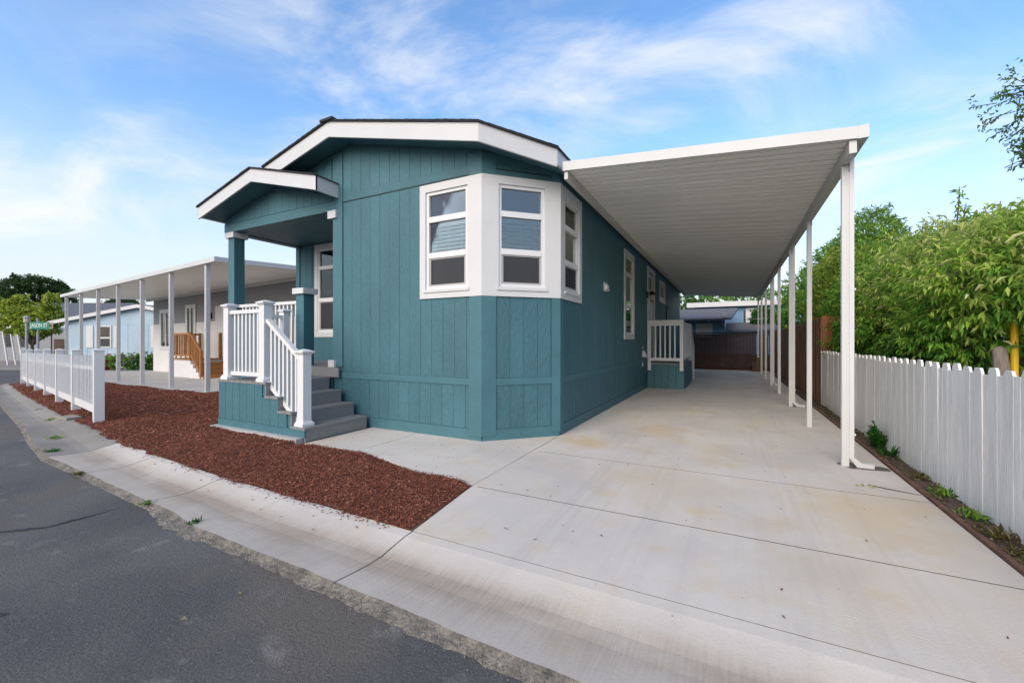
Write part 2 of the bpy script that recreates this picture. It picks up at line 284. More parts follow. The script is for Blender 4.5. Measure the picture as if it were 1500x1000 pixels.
# ------------------------------------------------------------------ mesh helpers
class MB:
    def __init__(s): s.v = []; s.f = []
    def add(s, vs, fs):
        b = len(s.v); s.v += [tuple(map(float, p)) for p in vs]; s.f += [tuple(i + b for i in f) for f in fs]; return s
    def box(s, lo, hi):
        (a, b, c), (d, e, g) = lo, hi
        return s.add([(a, b, c), (d, b, c), (d, e, c), (a, e, c), (a, b, g), (d, b, g), (d, e, g), (a, e, g)],
                     [(0, 3, 2, 1), (4, 5, 6, 7), (0, 1, 5, 4), (1, 2, 6, 5), (2, 3, 7, 6), (3, 0, 4, 7)])
    def hexa(s, bot, top):
        return s.add(list(bot) + list(top), [(0, 3, 2, 1), (4, 5, 6, 7), (0, 1, 5, 4), (1, 2, 6, 5), (2, 3, 7, 6), (3, 0, 4, 7)])
    def prism(s, poly, z0, z1):
        n = len(poly); zf = (lambda p: z1(p)) if callable(z1) else (lambda p: z1); zb = (lambda p: z0(p)) if callable(z0) else (lambda p: z0)
        return s.add([(x, y, zb((x, y))) for x, y in poly] + [(x, y, zf((x, y))) for x, y in poly],
                     [tuple(range(n - 1, -1, -1)), tuple(range(n, 2 * n))] + [(i, (i + 1) % n, n + (i + 1) % n, n + i) for i in range(n)])
    def plank(s, p, q, h, th):
        """vertical board from p to q (top edge), hanging h down, th thick to its left side"""
        p, q = Vector(p), Vector(q); d = (q - p); n = Vector((-d.y, d.x, 0)).normalized() * th
        dn = Vector((0, 0, -h))
        return s.hexa([p + dn, q + dn, q + dn + n, p + dn + n], [p, q, q + n, p + n])
    def bar(s, p, q, w, h):
        """bar of section w x h between p and q"""
        p, q = Vector(p), Vector(q); d = (q - p).normalized()
        u = Vector((0, 0, 1)) if abs(d.z) < 0.95 else Vector((1, 0, 0))
        a = d.cross(u).normalized() * w / 2; b = a.cross(d).normalized() * h / 2
        return s.hexa([p - a - b, p + a - b, p + a + b, p - a + b], [q - a - b, q + a - b, q + a + b, q - a + b])
    def tube(s, pts, rad, n=8):
        pts = [Vector(p) for p in pts]; base = len(s.v); m = len(pts)
        if not hasattr(rad, '__len__'): rad = [rad] * m
        for i, p in enumerate(pts):
            d = (pts[min(i + 1, m - 1)] - pts[max(i - 1, 0)]).normalized()
            u = Vector((0, 0, 1)) if abs(d.z) < 0.9 else Vector((1, 0, 0))
            a = d.cross(u).normalized(); b = a.cross(d)
            for k in range(n):
                t = 2 * math.pi * k / n; s.v.append(tuple(p + (a * math.cos(t) + b * math.sin(t)) * rad[i]))
        for i in range(m - 1):
            for k in range(n):
                k2 = (k + 1) % n; s.f.append((base + i * n + k, base + (i + 1) * n + k, base + (i + 1) * n + k2, base + i * n + k2))
        s.f.append(tuple(base + k for k in range(n))); s.f.append(tuple(base + (m - 1) * n + k for k in range(n - 1, -1, -1))); return s
    def lathe(s, prof, c, n=12, sq=False):
        """profile [(r,z)...] round (or, sq, square) about vertical axis at c"""
        base = len(s.v); n = 4 if sq else n; k0 = math.pi / 4 if sq else 0; f = math.sqrt(2) if sq else 1
        for r, z in prof:
            for k in range(n):
                t = 2 * math.pi * k / n + k0; s.v.append((c[0] + r * f * math.cos(t), c[1] + r * f * math.sin(t), c[2] + z))
        for i in range(len(prof) - 1):
            for k in range(n):
                k2 = (k + 1) % n; s.f.append((base + i * n + k, base + i * n + k2, base + (i + 1) * n + k2, base + (i + 1) * n + k))
        s.f.append(tuple(base + k for k in range(n - 1, -1, -1))); s.f.append(tuple(base + (len(prof) - 1) * n + k for k in range(n))); return s
    def mesh(s, name, m):
        me = bpy.data.meshes.new(name); me.from_pydata(s.v, [], s.f); me.materials.append(m); me.update(); return me
    def build(s, name, m, parent=None, **k): return link(name, s.mesh(name, m), parent, **k)

WM = {}
def link(name, me, parent=None, loc=(0, 0, 0), rot=0.0, local=False, smooth=False):
    """an object; with a parent its coordinates are world ones unless local"""
    o = bpy.data.objects.new(name, me); COL.objects.link(o); o.location = loc; o.rotation_euler = (0, 0, rot)
    M = Matrix.Translation(loc) @ Matrix.Rotation(rot, 4, 'Z')
    if parent is not None:
        o.parent = parent; PM = WM[parent.name]
        if local: M = PM @ M
        else: o.matrix_parent_inverse = PM.inverted()
    WM[o.name] = M
    if smooth:
        for p in me.polygons: p.use_smooth = True
    return o
def tag(o, label=None, cat=None, group=None, kind=None):
    if label: o['label'] = label
    if cat: o['category'] = cat
    if group: o['group'] = group
    if kind: o['kind'] = kind
    return o
def thing(name, loc, label, cat, group=None, rot=0.0): return tag(link(name, None, None, loc=loc, rot=rot), label, cat, group)
UNIT = {}
def piece(name, lo, hi, m, parent, local=True, tilt=None):
    """one box-shaped piece that shares its mesh with all pieces of its material"""
    if m.name not in UNIT: UNIT[m.name] = MB().box((-.5, -.5, -.5), (.5, .5, .5)).mesh('piece_' + m.name, m)
    o = link(name, UNIT[m.name], parent, loc=tuple((a + b) / 2 for a, b in zip(lo, hi)), local=local)
    o.scale = tuple(abs(b - a) for a, b in zip(lo, hi))
    if tilt: o.rotation_euler = tilt
    return o

def minus(span, cuts):
    """span minus list of (a,b) intervals"""
    out = [span]
    for a, b in cuts:
        nx = []
        for s, e in out:
            if b <= s or a >= e: nx.append((s, e)); continue
            if a > s: nx.append((s, a))
            if b < e: nx.append((b, e))
        out = nx
    return [(s, e) for s, e in out if e - s > 0.004]
def panel_with_holes(mb, u0, u1, z0, z1, holes, d0, d1):
    us = sorted({u0, u1, *[h[0] for h in holes], *[h[1] for h in holes]}); us = [u for u in us if u0 <= u <= u1]
    for a, b in zip(us, us[1:]):
        c = (a + b) / 2
        for s, e in minus((z0, z1), [(h[2], h[3]) for h in holes if h[0] < c < h[1]]): mb.box((a, d0, s), (b, d1, e))
    return mb

def zg(x): return -0.012 * min(21.0, max(0.0, -9.0 - x))
F2, CA, SA = CAM_F, math.cos(CAM_A), math.sin(CAM_A)
def at_depth(px, d, py=None):
    """world point at depth d in front of the photograph's camera"""
    r = (px - 750) / F2 * d; x, y = CA * r - SA * d, SA * r + CA * d
    return (x, y) if py is None else (x, y, CAM_H + (500 - py) / F2 * d)

# ------------------------------------------------------------------ ground, street, gutter, drive
g = MB(); S = 900.0
g.add([(-S, -S, -0.36), (S, -S, -0.36), (S, S, -0.36), (-S, S, -0.36)], [(0, 1, 2, 3)])
tag(g.build('ground', SOIL), kind='structure')
yard = MB().prism([(1.60, 1.0), (14, 1.0), (14, 40), (-2.2, 40), (-2.2, 22.45), (1.60, 22.45)], -0.33, -0.02)
tag(yard.build('neighbour_yard', SOIL), kind='structure')

LIPX = [(4.5, 1.60), (1.0, 1.60), (-0.6, 1.62), (-2.0, 1.655), (-3.46, 1.665), (-4.05, 1.735), (-4.8, 1.765), (-6.2, 1.835), (-7.25, 1.87), (-8.6, 2.08), (-10.4, 2.42), (-14, 3.0), (-18, 3.70), (-23.5, 4.75)]
INX = [(4.5, 2.321), (-2.0, 2.321), (-3.14, 2.35), (-4.56, 2.38), (-6.03, 2.46), (-7.25, 2.60), (-7.74, 2.66), (-9.7, 2.90), (-11.2, 3.09), (-17.8, 4.12), (-23.5, 5.1)]
def curve(tab, x):
    for (a, ya), (b, yb) in zip(tab, tab[1:]):
        if b <= x <= a: return ya + (yb - ya) * (a - x) / (a - b)
    return tab[-1][1] if x < tab[-1][0] else tab[0][1]
lip = lambda x: curve(LIPX, x)
inn = lambda x: curve(INX, x)

xs = list(np.arange(-60, 14.01, 0.5)); st = MB(); b = 0
rows = []
for x in xs:
    top = lip(x) + 0.03 if x > -23.4 else 60.0
    ys = [-30, -6, 0.0, 0.8, 1.3, top - 0.06 if x > -23.4 else 5, top] if x > -23.4 else [-30, -6, 0.0, 0.8, 1.3, 10, 60]
    rows.append([(x, y, zg(x) - 0.065 - (0.012 if 0.2 < y < 1.4 else 0)) for y in ys])
for r in rows: st.v += r
for i in range(len(rows) - 1):
    for j in range(6): a = i * 7 + j; st.f.append((a, a + 7, a + 8, a + 1))
st.f = [tuple(reversed(f)) for f in st.f]
street = tag(st.build('street', ASPH), kind='structure')
def wiggle_strip(pts, w, z, amp, n=60):
    mb = MB(); pts = [Vector((*p, 0)) for p in pts]; L = len(pts) - 1; prev = None
    for i in range(n + 1):
        t = i / n * L; k = min(int(t), L - 1); p = pts[k].lerp(pts[k + 1], t - k); d = (pts[k + 1] - pts[k]).normalized(); nn = Vector((-d.y, d.x, 0))
        p = p + nn * random.uniform(-amp, amp); ww = w * random.uniform(0.6, 1.3)
        zz = zg(p.x) + z
        a, c = p + nn * ww / 2, p - nn * ww / 2; cur = [(a.x, a.y, zz), (c.x, c.y, zz)]
        if prev: mb.add(prev + cur, [(0, 1, 3, 2)])
        prev = cur
    return mb
TAR = mat('crack_sealant', (0.02, 0.02, 0.022), 0.6)
wiggle_strip([(-5.4, 0.45), (-5.0, 0.82), (-4.66, 1.2), (-4.6, 1.68)], 0.022, -0.068, 0.010).build('crack', TAR, street)
wiggle_strip([(-3.9, 0.28), (-3.55, 0.60), (-3.35, 0.72)], 0.016, -0.069, 0.012, 40).build('crack', TAR, street)

# gutter of concrete sections with open joints
gut = tag(link('gutter', None), kind='structure')
def gutter_section(xa, xb, m, parent, dirtscale=1.0):
    n = max(2, int(abs(xa - xb) / 0.12)); prof = [(0.0, 0.0), (0.12, -0.004), (0.28, -0.022), (0.45, -0.043), (0.6, -0.046), (0.8, -0.036), (0.985, -0.024), (1.0, -0.032)]
    dirt = [0, 0.0, 0.22, 0.95, 1.0, 0.55, 0.45, 1.2]  # valley dirt; the lip's value paints its side dark, as if shaded
    mb = MB(); dv = []
    for i in range(n + 1):
        x = xa + (xb - xa) * i / n; yi, yl = inn(x), lip(x) + 0.004 * math.sin(x * 7.3) + 0.003 * math.sin(x * 19 + 1)
        for (s, z), q in zip(prof, dirt): mb.v.append((x, yi + (yl - yi) * s, z + zg(x))); dv.append(q * dirtscale)
        mb.v.append((x, yl - 0.004, -0.12 + zg(x))); dv.append(1.0); mb.v.append((x, yi, -0.12 + zg(x))); dv.append(1.0)
    w = len(prof) + 2
    for i in range(n):
        for j in range(w): a = i * w + j; a2 = i * w + (j + 1) % w; mb.f.append((a, a2, a2 + w, a + w))
    mb.f.append(tuple(range(w))); mb.f.append(tuple(n * w + k for k in reversed(range(w))))
    me = mb.mesh('gutter_section', m); at = me.attributes.new('dirt', 'FLOAT', 'POINT'); at.data.foreach_set('value', dv)
    me.materials.append(RAWC)
    for i in range(n):
        for j in (6, 7): me.polygons[i * w + j].material_index = 1  # raw lip side gets the darker material, its shade put into the colour
    o = link('gutter_section', me, parent)
    return o
for xa, xb in ((4.4, 1.62), (1.608, -2.004), (-2.016, -4.444), (-4.456, -5.994), (-6.006, -7.22)): gutter_section(xa, xb, CONCG, gut)
for xa, xb in ((-7.23, -10.9), (-10.91, -15.5), (-15.51, -23.3)): gutter_section(xa, xb, CONCO, gut, 0.5)
# crumbled edge between the gutter's lip and the asphalt
eb = MB(); prevr = None
for i in range(900):
    x = 4.4 - i * 0.0308; l = lip(x)
    wv = float(np.interp(x, [-24, -7.3, -5.2, -4.35, -4.1, -3.5, -3.3, -2.2, 0, 4], [.015, .01, .006, .008, .07, .06, .015, .035, .035, .03]))
    wv = max(0.010, wv * (.8 + .22 * math.sin(x * 5.3) * math.sin(x * 2.1 + 1) + .16 * math.sin(x * 14.7 + 2) + .12 * math.sin(x * 31.1) + .10 * math.sin(x * 57.3)) + rng.normal(0, .003))
    z = zg(x)
    cur = [(x, l + 0.004, z - 0.0325 - random.uniform(0, .006)), (x, l - 0.012 - wv * 0.3, z - 0.044 - random.uniform(0, 0.01)), (x, l - 0.02 - wv * 0.75, z - 0.054 - random.uniform(0, 0.006)), (x, l - 0.03 - wv - random.uniform(0, 0.005), z - 0.0675)]
    if prevr:
        eb.add(prevr + cur, [(0, 4, 5, 1), (1, 5, 6, 2), (2, 6, 7, 3)])
    prevr = cur
tag(eb.build('crumbled_edge', RAWC, gut), kind='stuff')
gs = MB()
for i in range(2600):
    x = 3.5 - abs(rng.normal(0, 1)) * 5.5; y = lip(x) - abs(rng.normal(0, .035)) - .015; q = rng.uniform(.002, .0065); z = zg(x) - .064 + max(0, .02 - (lip(x) - y) * .25)
    a = rng.uniform(0, 6.28); c_, s_ = math.cos(a) * q, math.sin(a) * q
    gs.add([(x + c_, y + s_, z), (x - s_, y + c_, z), (x - c_, y - s_, z), (x + s_, y - c_, z), (x + rng.normal(0, q * .3), y, z + q * rng.uniform(.5, 1.1))], [(0, 1, 4), (1, 2, 4), (2, 3, 4), (3, 0, 4)])
tag(gs.build('gravel', mat('grit', (0.20, 0.185, 0.16), .95, col2=(.06, .055, .05), vscale=40)), 'grit and small stones along the gutter edge', 'gravel', kind='stuff')

# driveway slabs, walkway slabs
drv = tag(link('driveway', None), kind='structure')
def dl(y): return -2.01 - 0.14 * min(1, max(0, (y - 2.32))) - 0.03 * max(0, min(1, (y - 3.32) / 2))
JY = [2.321, 3.32, 4.74, 7.7, 10.7, 13.7, 16.7, 19.7, 22.5]
for k, (a, c) in enumerate(zip(JY, JY[1:])):
    ga = 0.008; y0, y1 = a + ga, c - ga
    x0, x1 = (dl(y0), dl(y1)) if y1 < 5.6 else ((dl(y0) if y0 < 5 else -2.19), -2.19)
    poly = [(x0, y0), (1.49, y0), (1.49, y1), (x1, y1)] if not (y0 < 5.6 < y1) else [(x0, y0), (1.49, y0), (1.49, y1), (-2.19, y1), (-2.19, 5.62), (dl(5.4), 5.44)]
    MB().prism(poly, -0.14, 0.0).build('slab', CONC, drv)
# joints are backed by a dark strip a little below the surface
MB().box((-2.1, 2.3, -0.16), (1.48, 22.6, -0.0015)).build('joint_filler', mat('joint_dirt', (.075, .062, .05), .95), drv)
walk = tag(link('walkway', None), kind='structure')
edge = [(-5.02, 3.66), (-4.45, 3.71), (-4.0, 3.70), (-3.5, 3.60), (-2.95, 3.43), (-2.5, 3.345), (-2.16, 3.315)]
def walk_y(x): return np.interp(x, [p[0] for p in edge], [p[1] for p in edge])
for xa, xb in ((-5.02, -4.104), (-4.096, -2.157)):
    n = 10; ps = [(xa + (xb - xa) * i / n, float(walk_y(xa + (xb - xa) * i / n))) for i in range(n + 1)]
    back = [(xb, 4.9), (xa, 4.9)] if xb < -3 else [(dl(4.3) - .01, 4.3), (-2.20, 5.64), (-3.0, 4.9), (xa, 4.9)]
    MB().prism(ps + back, -0.14, -0.001).build('slab', CONC, walk)

# brown edging board and the strip of dirt along the white fence
piece('edging_board', (1.497, 2.34, -0.05), (1.535, 12.0, 0.022), EDGEB, None)
tag(bpy.data.objects['edging_board'], 'weathered red-brown edging board along the concrete beside the white fence', 'edging board')
ds = MB(); nx, ny = 7, 150
hh = lambda i, j: -0.012 + random.uniform(-0.012, 0.028)
for j in range(ny + 1):
    for i in range(nx + 1): ds.v.append((1.53 + (1.74 - 1.53) * i / nx, 2.2 + (22.4 - 2.2) * j / ny, hh(i, j)))
for j in range(ny):
    for i in range(nx): a = j * (nx + 1) + i; ds.f.append((a, a + 1, a + nx + 2, a + nx + 1))
tag(ds.build('dirt_strip', DIRT), 'dark dirt strip with litter between the driveway and the fence', 'dirt', kind='stuff')

# ------------------------------------------------------------------ mulch bed
def arr_mesh(name, V, Fq, m, rnd=None):
    me = bpy.data.meshes.new(name); nv, nf, k = len(V), len(Fq), Fq.shape[1]
    me.vertices.add(nv); me.vertices.foreach_set('co', np.asarray(V, np.float32).ravel())
    me.loops.add(nf * k); me.loops.foreach_set('vertex_index', np.asarray(Fq, np.int32).ravel())
    me.polygons.add(nf); me.polygons.foreach_set('loop_start', np.arange(0, nf * k, k, dtype=np.int32)); me.polygons.foreach_set('loop_total', np.full(nf, k, np.int32))
    me.materials.append(m); me.update(calc_edges=True)
    if rnd is not None:
        at = me.attributes.new('rnd', 'FLOAT', 'FACE'); at.data.foreach_set('value', np.asarray(rnd, np.float32))
    return me
def back_edge(x):     # far side of the bed
    if x > -5.0: return float(walk_y(x)) - 0.005
    if x > -7.17: return 3.60
    if x > -9.05: return 4.9
    if x > -12.35: return 12.0
    return 6.12 + (-12.35 - x) * 0.055
def front_edge(x): return inn(x) - 0.03 * (0.5 + 0.5 * math.sin(x * 7)) * (x < -2.6) - (0.02 * math.sin(x * 17) if x < -6 else 0) - (0.10 if -8.2 < x < -6.6 else 0) * 0.5
def mz(x, y):
    f = front_edge(x); t = min(1.0, max(0.0, (y - f) / 0.5))
    zz = 0.004 + 0.022 * t + 0.022 * t * math.sin(x * 2.1 + 1) * math.sin(y * 2.7) + 0.010 * math.sin(x * 6.1) * math.sin(y * 5.3 + 1)
    if x > -5.1: zz -= 0.045 * min(1, max(0, 1 - (back_edge(x) - y) / 0.35)) * min(1, max(0, (-2.5 - x) / 0.5))
    if -12.3 > x: zz *= 0.7
    if x > -3: zz = zz * min(1, max(0, (dl(y) - x) / .15)) - .004
    return zz + zg(x)
mbed = MB(); cols = list(np.arange(-23, -9.0, 0.3)) + list(np.arange(-9.0, -1.99, 0.08)); NR = 36
for x in cols:
    f, k = front_edge(x), back_edge(x)
    xe = x
    for j in range(NR + 1):
        y = f + (k - f) * j / NR
        xx = min(xe, dl(y) - 0.006 if y > 2.32 else -2.03)
        mbed.v.append((xx, y, mz(xx, y) + random.uniform(-.004, .006)))
for i in range(len(cols) - 1):
    for j in range(NR): a = i * (NR + 1) + j; mbed.f.append((a, a + NR + 1, a + NR + 2, a + 1))
bed = tag(mbed.build('mulch_bed', MULCHB), kind='structure')
def chips():
    V = []; Fa = []; Rn = []; k = 0
    def one(x, y, z, ln, wd, yaw, pit, roll, r):
        nonlocal k
        V.append((x, y, z, ln, wd, yaw, pit, roll)); Rn.append(r)
    n_try = 330000
    X = rng.uniform(-21, -2.05, n_try * 2); U = rng.uniform(0, 1, n_try * 2); P = rng.uniform(0, 1, n_try * 2); Y = rng.uniform(2.2, 8.5, n_try * 2)
    for x, y, p in zip(X, Y, P):
        f, kk = front_edge(x), back_edge(x)
        if not (f - 0.01 < y < kk) or x > dl(y) - 0.01: continue
        d = -SA * x + CA * y
        if p > min(1.0, (4.0 / d) ** 1.7): continue
        s = 1.0 if d < 5 else min(2.0, d / 5)
        one(x, y, mz(x, y) + rng.uniform(0.002, 0.018), rng.uniform(0.009, 0.034) * s, rng.uniform(0.0025, 0.0075) * s, rng.uniform(0, 6.28), rng.normal(0, 0.35), rng.normal(0, 0.6), rng.beta(1.2, 2.4))
    # strays on the concrete
    for _ in range(230):
        x = -2.2 - rng.exponential(2.6); x = max(x, -9)
        y = front_edge(x) - abs(rng.normal(0, 0.06)) * (2.2 if rng.random() < .12 else .5) - 0.005
        if y < lip(x): continue
        s_ = (inn(x) - y) / max(.1, inn(x) - lip(x)); one(x, y, zg(x) + 0.006 - 0.045 * min(1, s_ * 1.8), rng.uniform(0.010, 0.030), rng.uniform(0.004, 0.008), rng.uniform(0, 6.28), 0, 0, rng.uniform(0, 0.5))
    for _ in range(50):
        y = rng.uniform(2.4, 6.5); x = rng.uniform(-2.0, 1.4); one(x, y, 0.004, rng.uniform(0.008, 0.028), rng.uniform(0.003, 0.009), rng.uniform(0, 6.28), 0, 0, rng.uniform(0, 0.35))
    for _ in range(70):
        x = rng.uniform(-5, -2.3); y = rng.uniform(3.45, 4.8)
        if y > walk_y(x) + .03: one(x, y, 0.004, rng.uniform(0.008, 0.02), rng.uniform(0.003, 0.007), rng.uniform(0, 6.28), 0, 0, rng.uniform(0, 0.35))
    A = np.array(V); n = len(A); c, ln, wd = A[:, :3], A[:, 3:4] / 2, A[:, 4:5] / 2
    cy_, sy_ = np.cos(A[:, 5]), np.sin(A[:, 5]); cp, sp = np.cos(A[:, 6]), np.sin(A[:, 6])
    d = np.stack([cy_ * cp, sy_ * cp, sp], 1); s = np.stack([-sy_, cy_, np.zeros(n)], 1); up = np.cross(d, s)
    rl = A[:, 7:8]; s2 = s * np.cos(rl) + up * np.sin(rl); u2 = np.cross(d, s2)
    h = np.minimum(wd, 0.004)
    VV = np.stack([c - d * ln - s2 * wd * 0.6, c - d * ln * 0.9 + s2 * wd, c + d * ln + s2 * wd * 0.5, c + d * ln * 0.85 - s2 * wd, c - d * ln * 0.3 + u2 * h * 2, c + d * ln * 0.4 + u2 * h * 1.6], 1).reshape(-1, 3)
    FB = np.array([[0, 3, 5, 4], [3, 2, 5, 5], [2, 1, 4, 5], [1, 0, 4, 4]])
    tri = np.array([[0, 3, 5], [0, 5, 4], [3, 2, 5], [2, 1, 4], [2, 4, 5], [1, 0, 4]])
    FF = (np.arange(n)[:, None, None] * 6 + tri[None]).reshape(-1, 3)
    return arr_mesh('mulch_chips', VV, FF, CHIPM, np.repeat(Rn, len(tri)))
tag(link('mulch_chips', chips()), 'shredded red-brown bark mulch covering the front bed', 'mulch', kind='stuff')

# ------------------------------------------------------------------ the teal house
HX0, HX1, HY0, HY1 = -9.0, -2.2, 4.87, 21.6
RIDGE, ZR, SL = -5.56, 4.77, 0.244
def roofz(x): return ZR - SL * abs(x - RIDGE)
house = thing('manufactured_house', (-5.6, 10, 0), 'teal manufactured house with white-trimmed bay windows and low gable roof', 'house')
SIDE_PIECES_Y = 4.2          # boards on the long side are single pieces this far from the corner
class Face:
    """one outside wall plane: local x runs along the wall, local y into the house, local z up"""
    def __init__(s, p, rot, length): s.p = p; s.rot = rot; s.len = length
    def pt(s, u, d, z):
        c, n = math.cos(s.rot), math.sin(s.rot); return (s.p[0] + u * c - d * n, s.p[1] + u * n + d * c, z)
def build_on(face, mb, name, m, parent, **k):
    return link(name, mb.mesh(name, m), parent, loc=(face.p[0], face.p[1], 0), rot=face.rot, **k)
A = Face((-5.9, 4.87), 0.0, 2.9)
B = Face((-3.0, 4.87), R(45), 0.8 * math.sqrt(2))
C = Face((-2.2, 5.67), R(90), HY1 - 5.67)
D = Face((-9.0, 6.40), 0.0, 3.10)

def wall(face, zt, holes, zlo=0.0, th=0.12, ztop=None):
    mb = MB(); panel_with_holes(mb, 0, face.len, zlo, zt, holes, 0.0, th)
    if ztop: ztop(mb)
    return build_on(face, mb, 'wall', TEAL, house)
def boards(face, w, u0, u1, z0, z1, cuts, step=0.203, first=None, joined_after=None):
    """grooved siding: upright boards a few millimetres apart; cuts = (u0,u1,z0,z1)"""
    u = u0; jb = MB()
    while u < u1 - 0.01:
        e = min(u + step, u1); a, c = u + 0.0022, e - 0.0022
        zs = minus((z0, z1), [(k[2], k[3]) for k in cuts if k[0] < c - 0.02 and k[1] > a + 0.02])
        for s, t in zs:
            a2, c2 = a, c
            for k in cuts:
                if k[2] < (s + t) / 2 < k[3]:
                    if a < k[0] < c: c2 = k[0]
                    if a < k[1] < c: a2 = k[1]
            if joined_after is not None and u > joined_after: jb.box((a2, -0.014, s), (c2, 0.002, t))
            else: piece('siding_board', (a2, -0.010 - random.uniform(0, .003), s), (c2, 0.002, t), TEAL, w)
        u = e
    if jb.v: tag(build_on(face, jb, 'siding_board', TEAL, w), kind='stuff')

ZB0, ZB1, ZSEAM = 0.75, 0.845, 3.65
# ---- face A, with the gable above it
hA = [(1.955, 2.685, 2.10, 3.51)]
wA = wall(A, 3.7, hA)
gz = lambda X: roofz(X) - 0.24
gm = MB()
for (xa, xb) in ((HX0, RIDGE), (RIDGE, -3.0)): gm.hexa([(xa, 4.87, 3.56), (xb, 4.87, 3.56), (xb, 4.99, 3.56), (xa, 4.99, 3.56)], [(xa, 4.87, gz(xa) + .1), (xb, 4.87, gz(xb) + .1), (xb, 4.99, gz(xb) + .1), (xa, 4.99, gz(xa) + .1)])
gable = gm.build('gable_wall', TEAL, house)
u = -3.1
while u < 2.70:
    if u < -0.005 or u >= 0.215:
        X0, X1 = -5.9 + u + 0.003, -5.9 + min(u + 0.203, 0 if u < -0.005 else 2.71) - 0.003
        zb = 3.785
        if min(gz(X0), gz(X1)) > zb:
            MB().hexa([(X0, 4.856, zb), (X1, 4.856, zb), (X1, 4.872, zb), (X0, 4.872, zb)], [(X0, 4.856, gz(X0) + .02), (X1, 4.856, gz(X1) + .02), (X1, 4.872, gz(X1) + .02), (X0, 4.872, gz(X0) + .02)]).build('siding_board', TEAL, gable)
    u = u + 0.203 if u >= 0.2 or u < -0.1 else 0.22
    if -0.09 < u < 0.2: u = 0.22
piece('gable_band', (-5.68, 4.852, 3.655), (-3.19, 4.872, 3.782), TEAL, house, local=False)
piece('flashing', (-5.68, 4.850, 3.638), (-3.19, 4.874, 3.652), SEAM, house, local=False)
boards(A, wA, 0.222, 2.71, ZB1 + .002, 3.636, [(1.85, 2.9, 1.97, 3.62)])
boards(A, wA, 0.0, 2.71, 0.152, ZB0 - .002, [])
piece('band_board', (-5.9, 4.845, ZB0), (-3.19, 4.872, ZB1), TEALB, house, local=False)
piece('base_board', (-5.9, 4.848, 0.0), (-3.0, 4.872, 0.148), TEALB, house, local=False)
piece('corner_board', (-5.905, 4.84, 0.93), (-5.682, 4.872, 4.47), TEALB, house, local=False)
piece('corner_board', (-3.188, 4.838, 0.06), (-2.988, 4.872, 1.966), TEALB, house, local=False)
piece('corner_board', (-3.188, 4.838, 3.624), (-2.988, 4.872, 3.93), TEALB, house, local=False)
# pilaster caps left on the corner (white blocks at the porch opening)
piece('pilaster_cap', (-5.99, 4.80, 3.40), (-5.80, 4.92, 3.525), WHITE, house, local=False)
piece('pilaster_base', (-5.97, 4.795, 0.925), (-5.83, 4.90, 1.04), WHITE, house, local=False)

# ---- chamfer face B
LB = B.len
hB = [(0.225, 0.905, 2.10, 3.51)]
wB = wall(B, 4.02, hB)
boards(B, wB, 0.19, LB - 0.12, ZB1 + .002, 1.965, [])
boards(B, wB, 0.19, LB - 0.12, 0.152, ZB0 - .002, [])
bm_ = MB().box((0.19, -0.016, 3.624), (LB - .12, 0.002, 3.70)); build_on(B, bm_, 'band_board', TEALB, house)
bm_ = MB().box((0.19, -0.012, 3.70), (LB - .12, 0.002, 3.712)); build_on(B, bm_, 'flashing', SEAM, house)
bm_ = MB().box((0.19, -0.014, 3.72), (LB - .12, 0.002, 3.92)); build_on(B, bm_, 'gable_board', TEAL, house)
for a, c, m in ((-.012, 0.188, TEALB), (LB - 0.118, LB + .012, TEALB)):
    for s, e in ((0.06, 1.966), (3.624, 3.9)):
        build_on(B, MB().box((a, -0.03, s), (c, 0.002, e)), 'corner_board', m, house)
build_on(B, MB().box((0.19, -0.025, ZB0), (LB - .12, 0.002, ZB1)), 'band_board', TEALB, house)
build_on(B, MB().box((0.0, -0.022, 0.0), (LB, 0.002, 0.148)), 'base_board', TEALB, house)

# ---- long side C under the carport
win3, win4, door5, win6 = (0.17, 0.83, 2.10, 3.45), (4.25, 5.12, 1.52, 3.38), (7.30, 8.30, 0.80, 3.45), (9.62, 10.75, 2.85, 3.36)
hC = [win3, win4, door5, win6]
wC = wall(C, 3.86, hC)
tr4, tr5, tr6 = (4.12, 5.25, 1.39, 3.50), (7.16, 8.44, 0.72, 3.58), (9.48, 10.9, 2.72, 3.48)
boards(C, wC, 0.12, C.len, ZB1 + .002, 3.80, [(0.0, 0.95, 1.955, 3.60), tr4, tr5, tr6], joined_after=SIDE_PIECES_Y)
boards(C, wC, 0.0, C.len, 0.152, ZB0 - .002, [], joined_after=SIDE_PIECES_Y)
build_on(C, MB().box((0.0, -0.02, ZB0), (C.len, 0.002, ZB1)), 'band_board', TEALB, house)
build_on(C, MB().box((0.0, -0.022, 0.0), (C.len, 0.002, 0.148)), 'base_board', TEALB, house)
for s, e in ((0.06, 1.953), (3.603, 3.84)): build_on(C, MB().box((0.0, -0.028, s), (0.115, 0.002, e)), 'corner_board', TEALB, house)

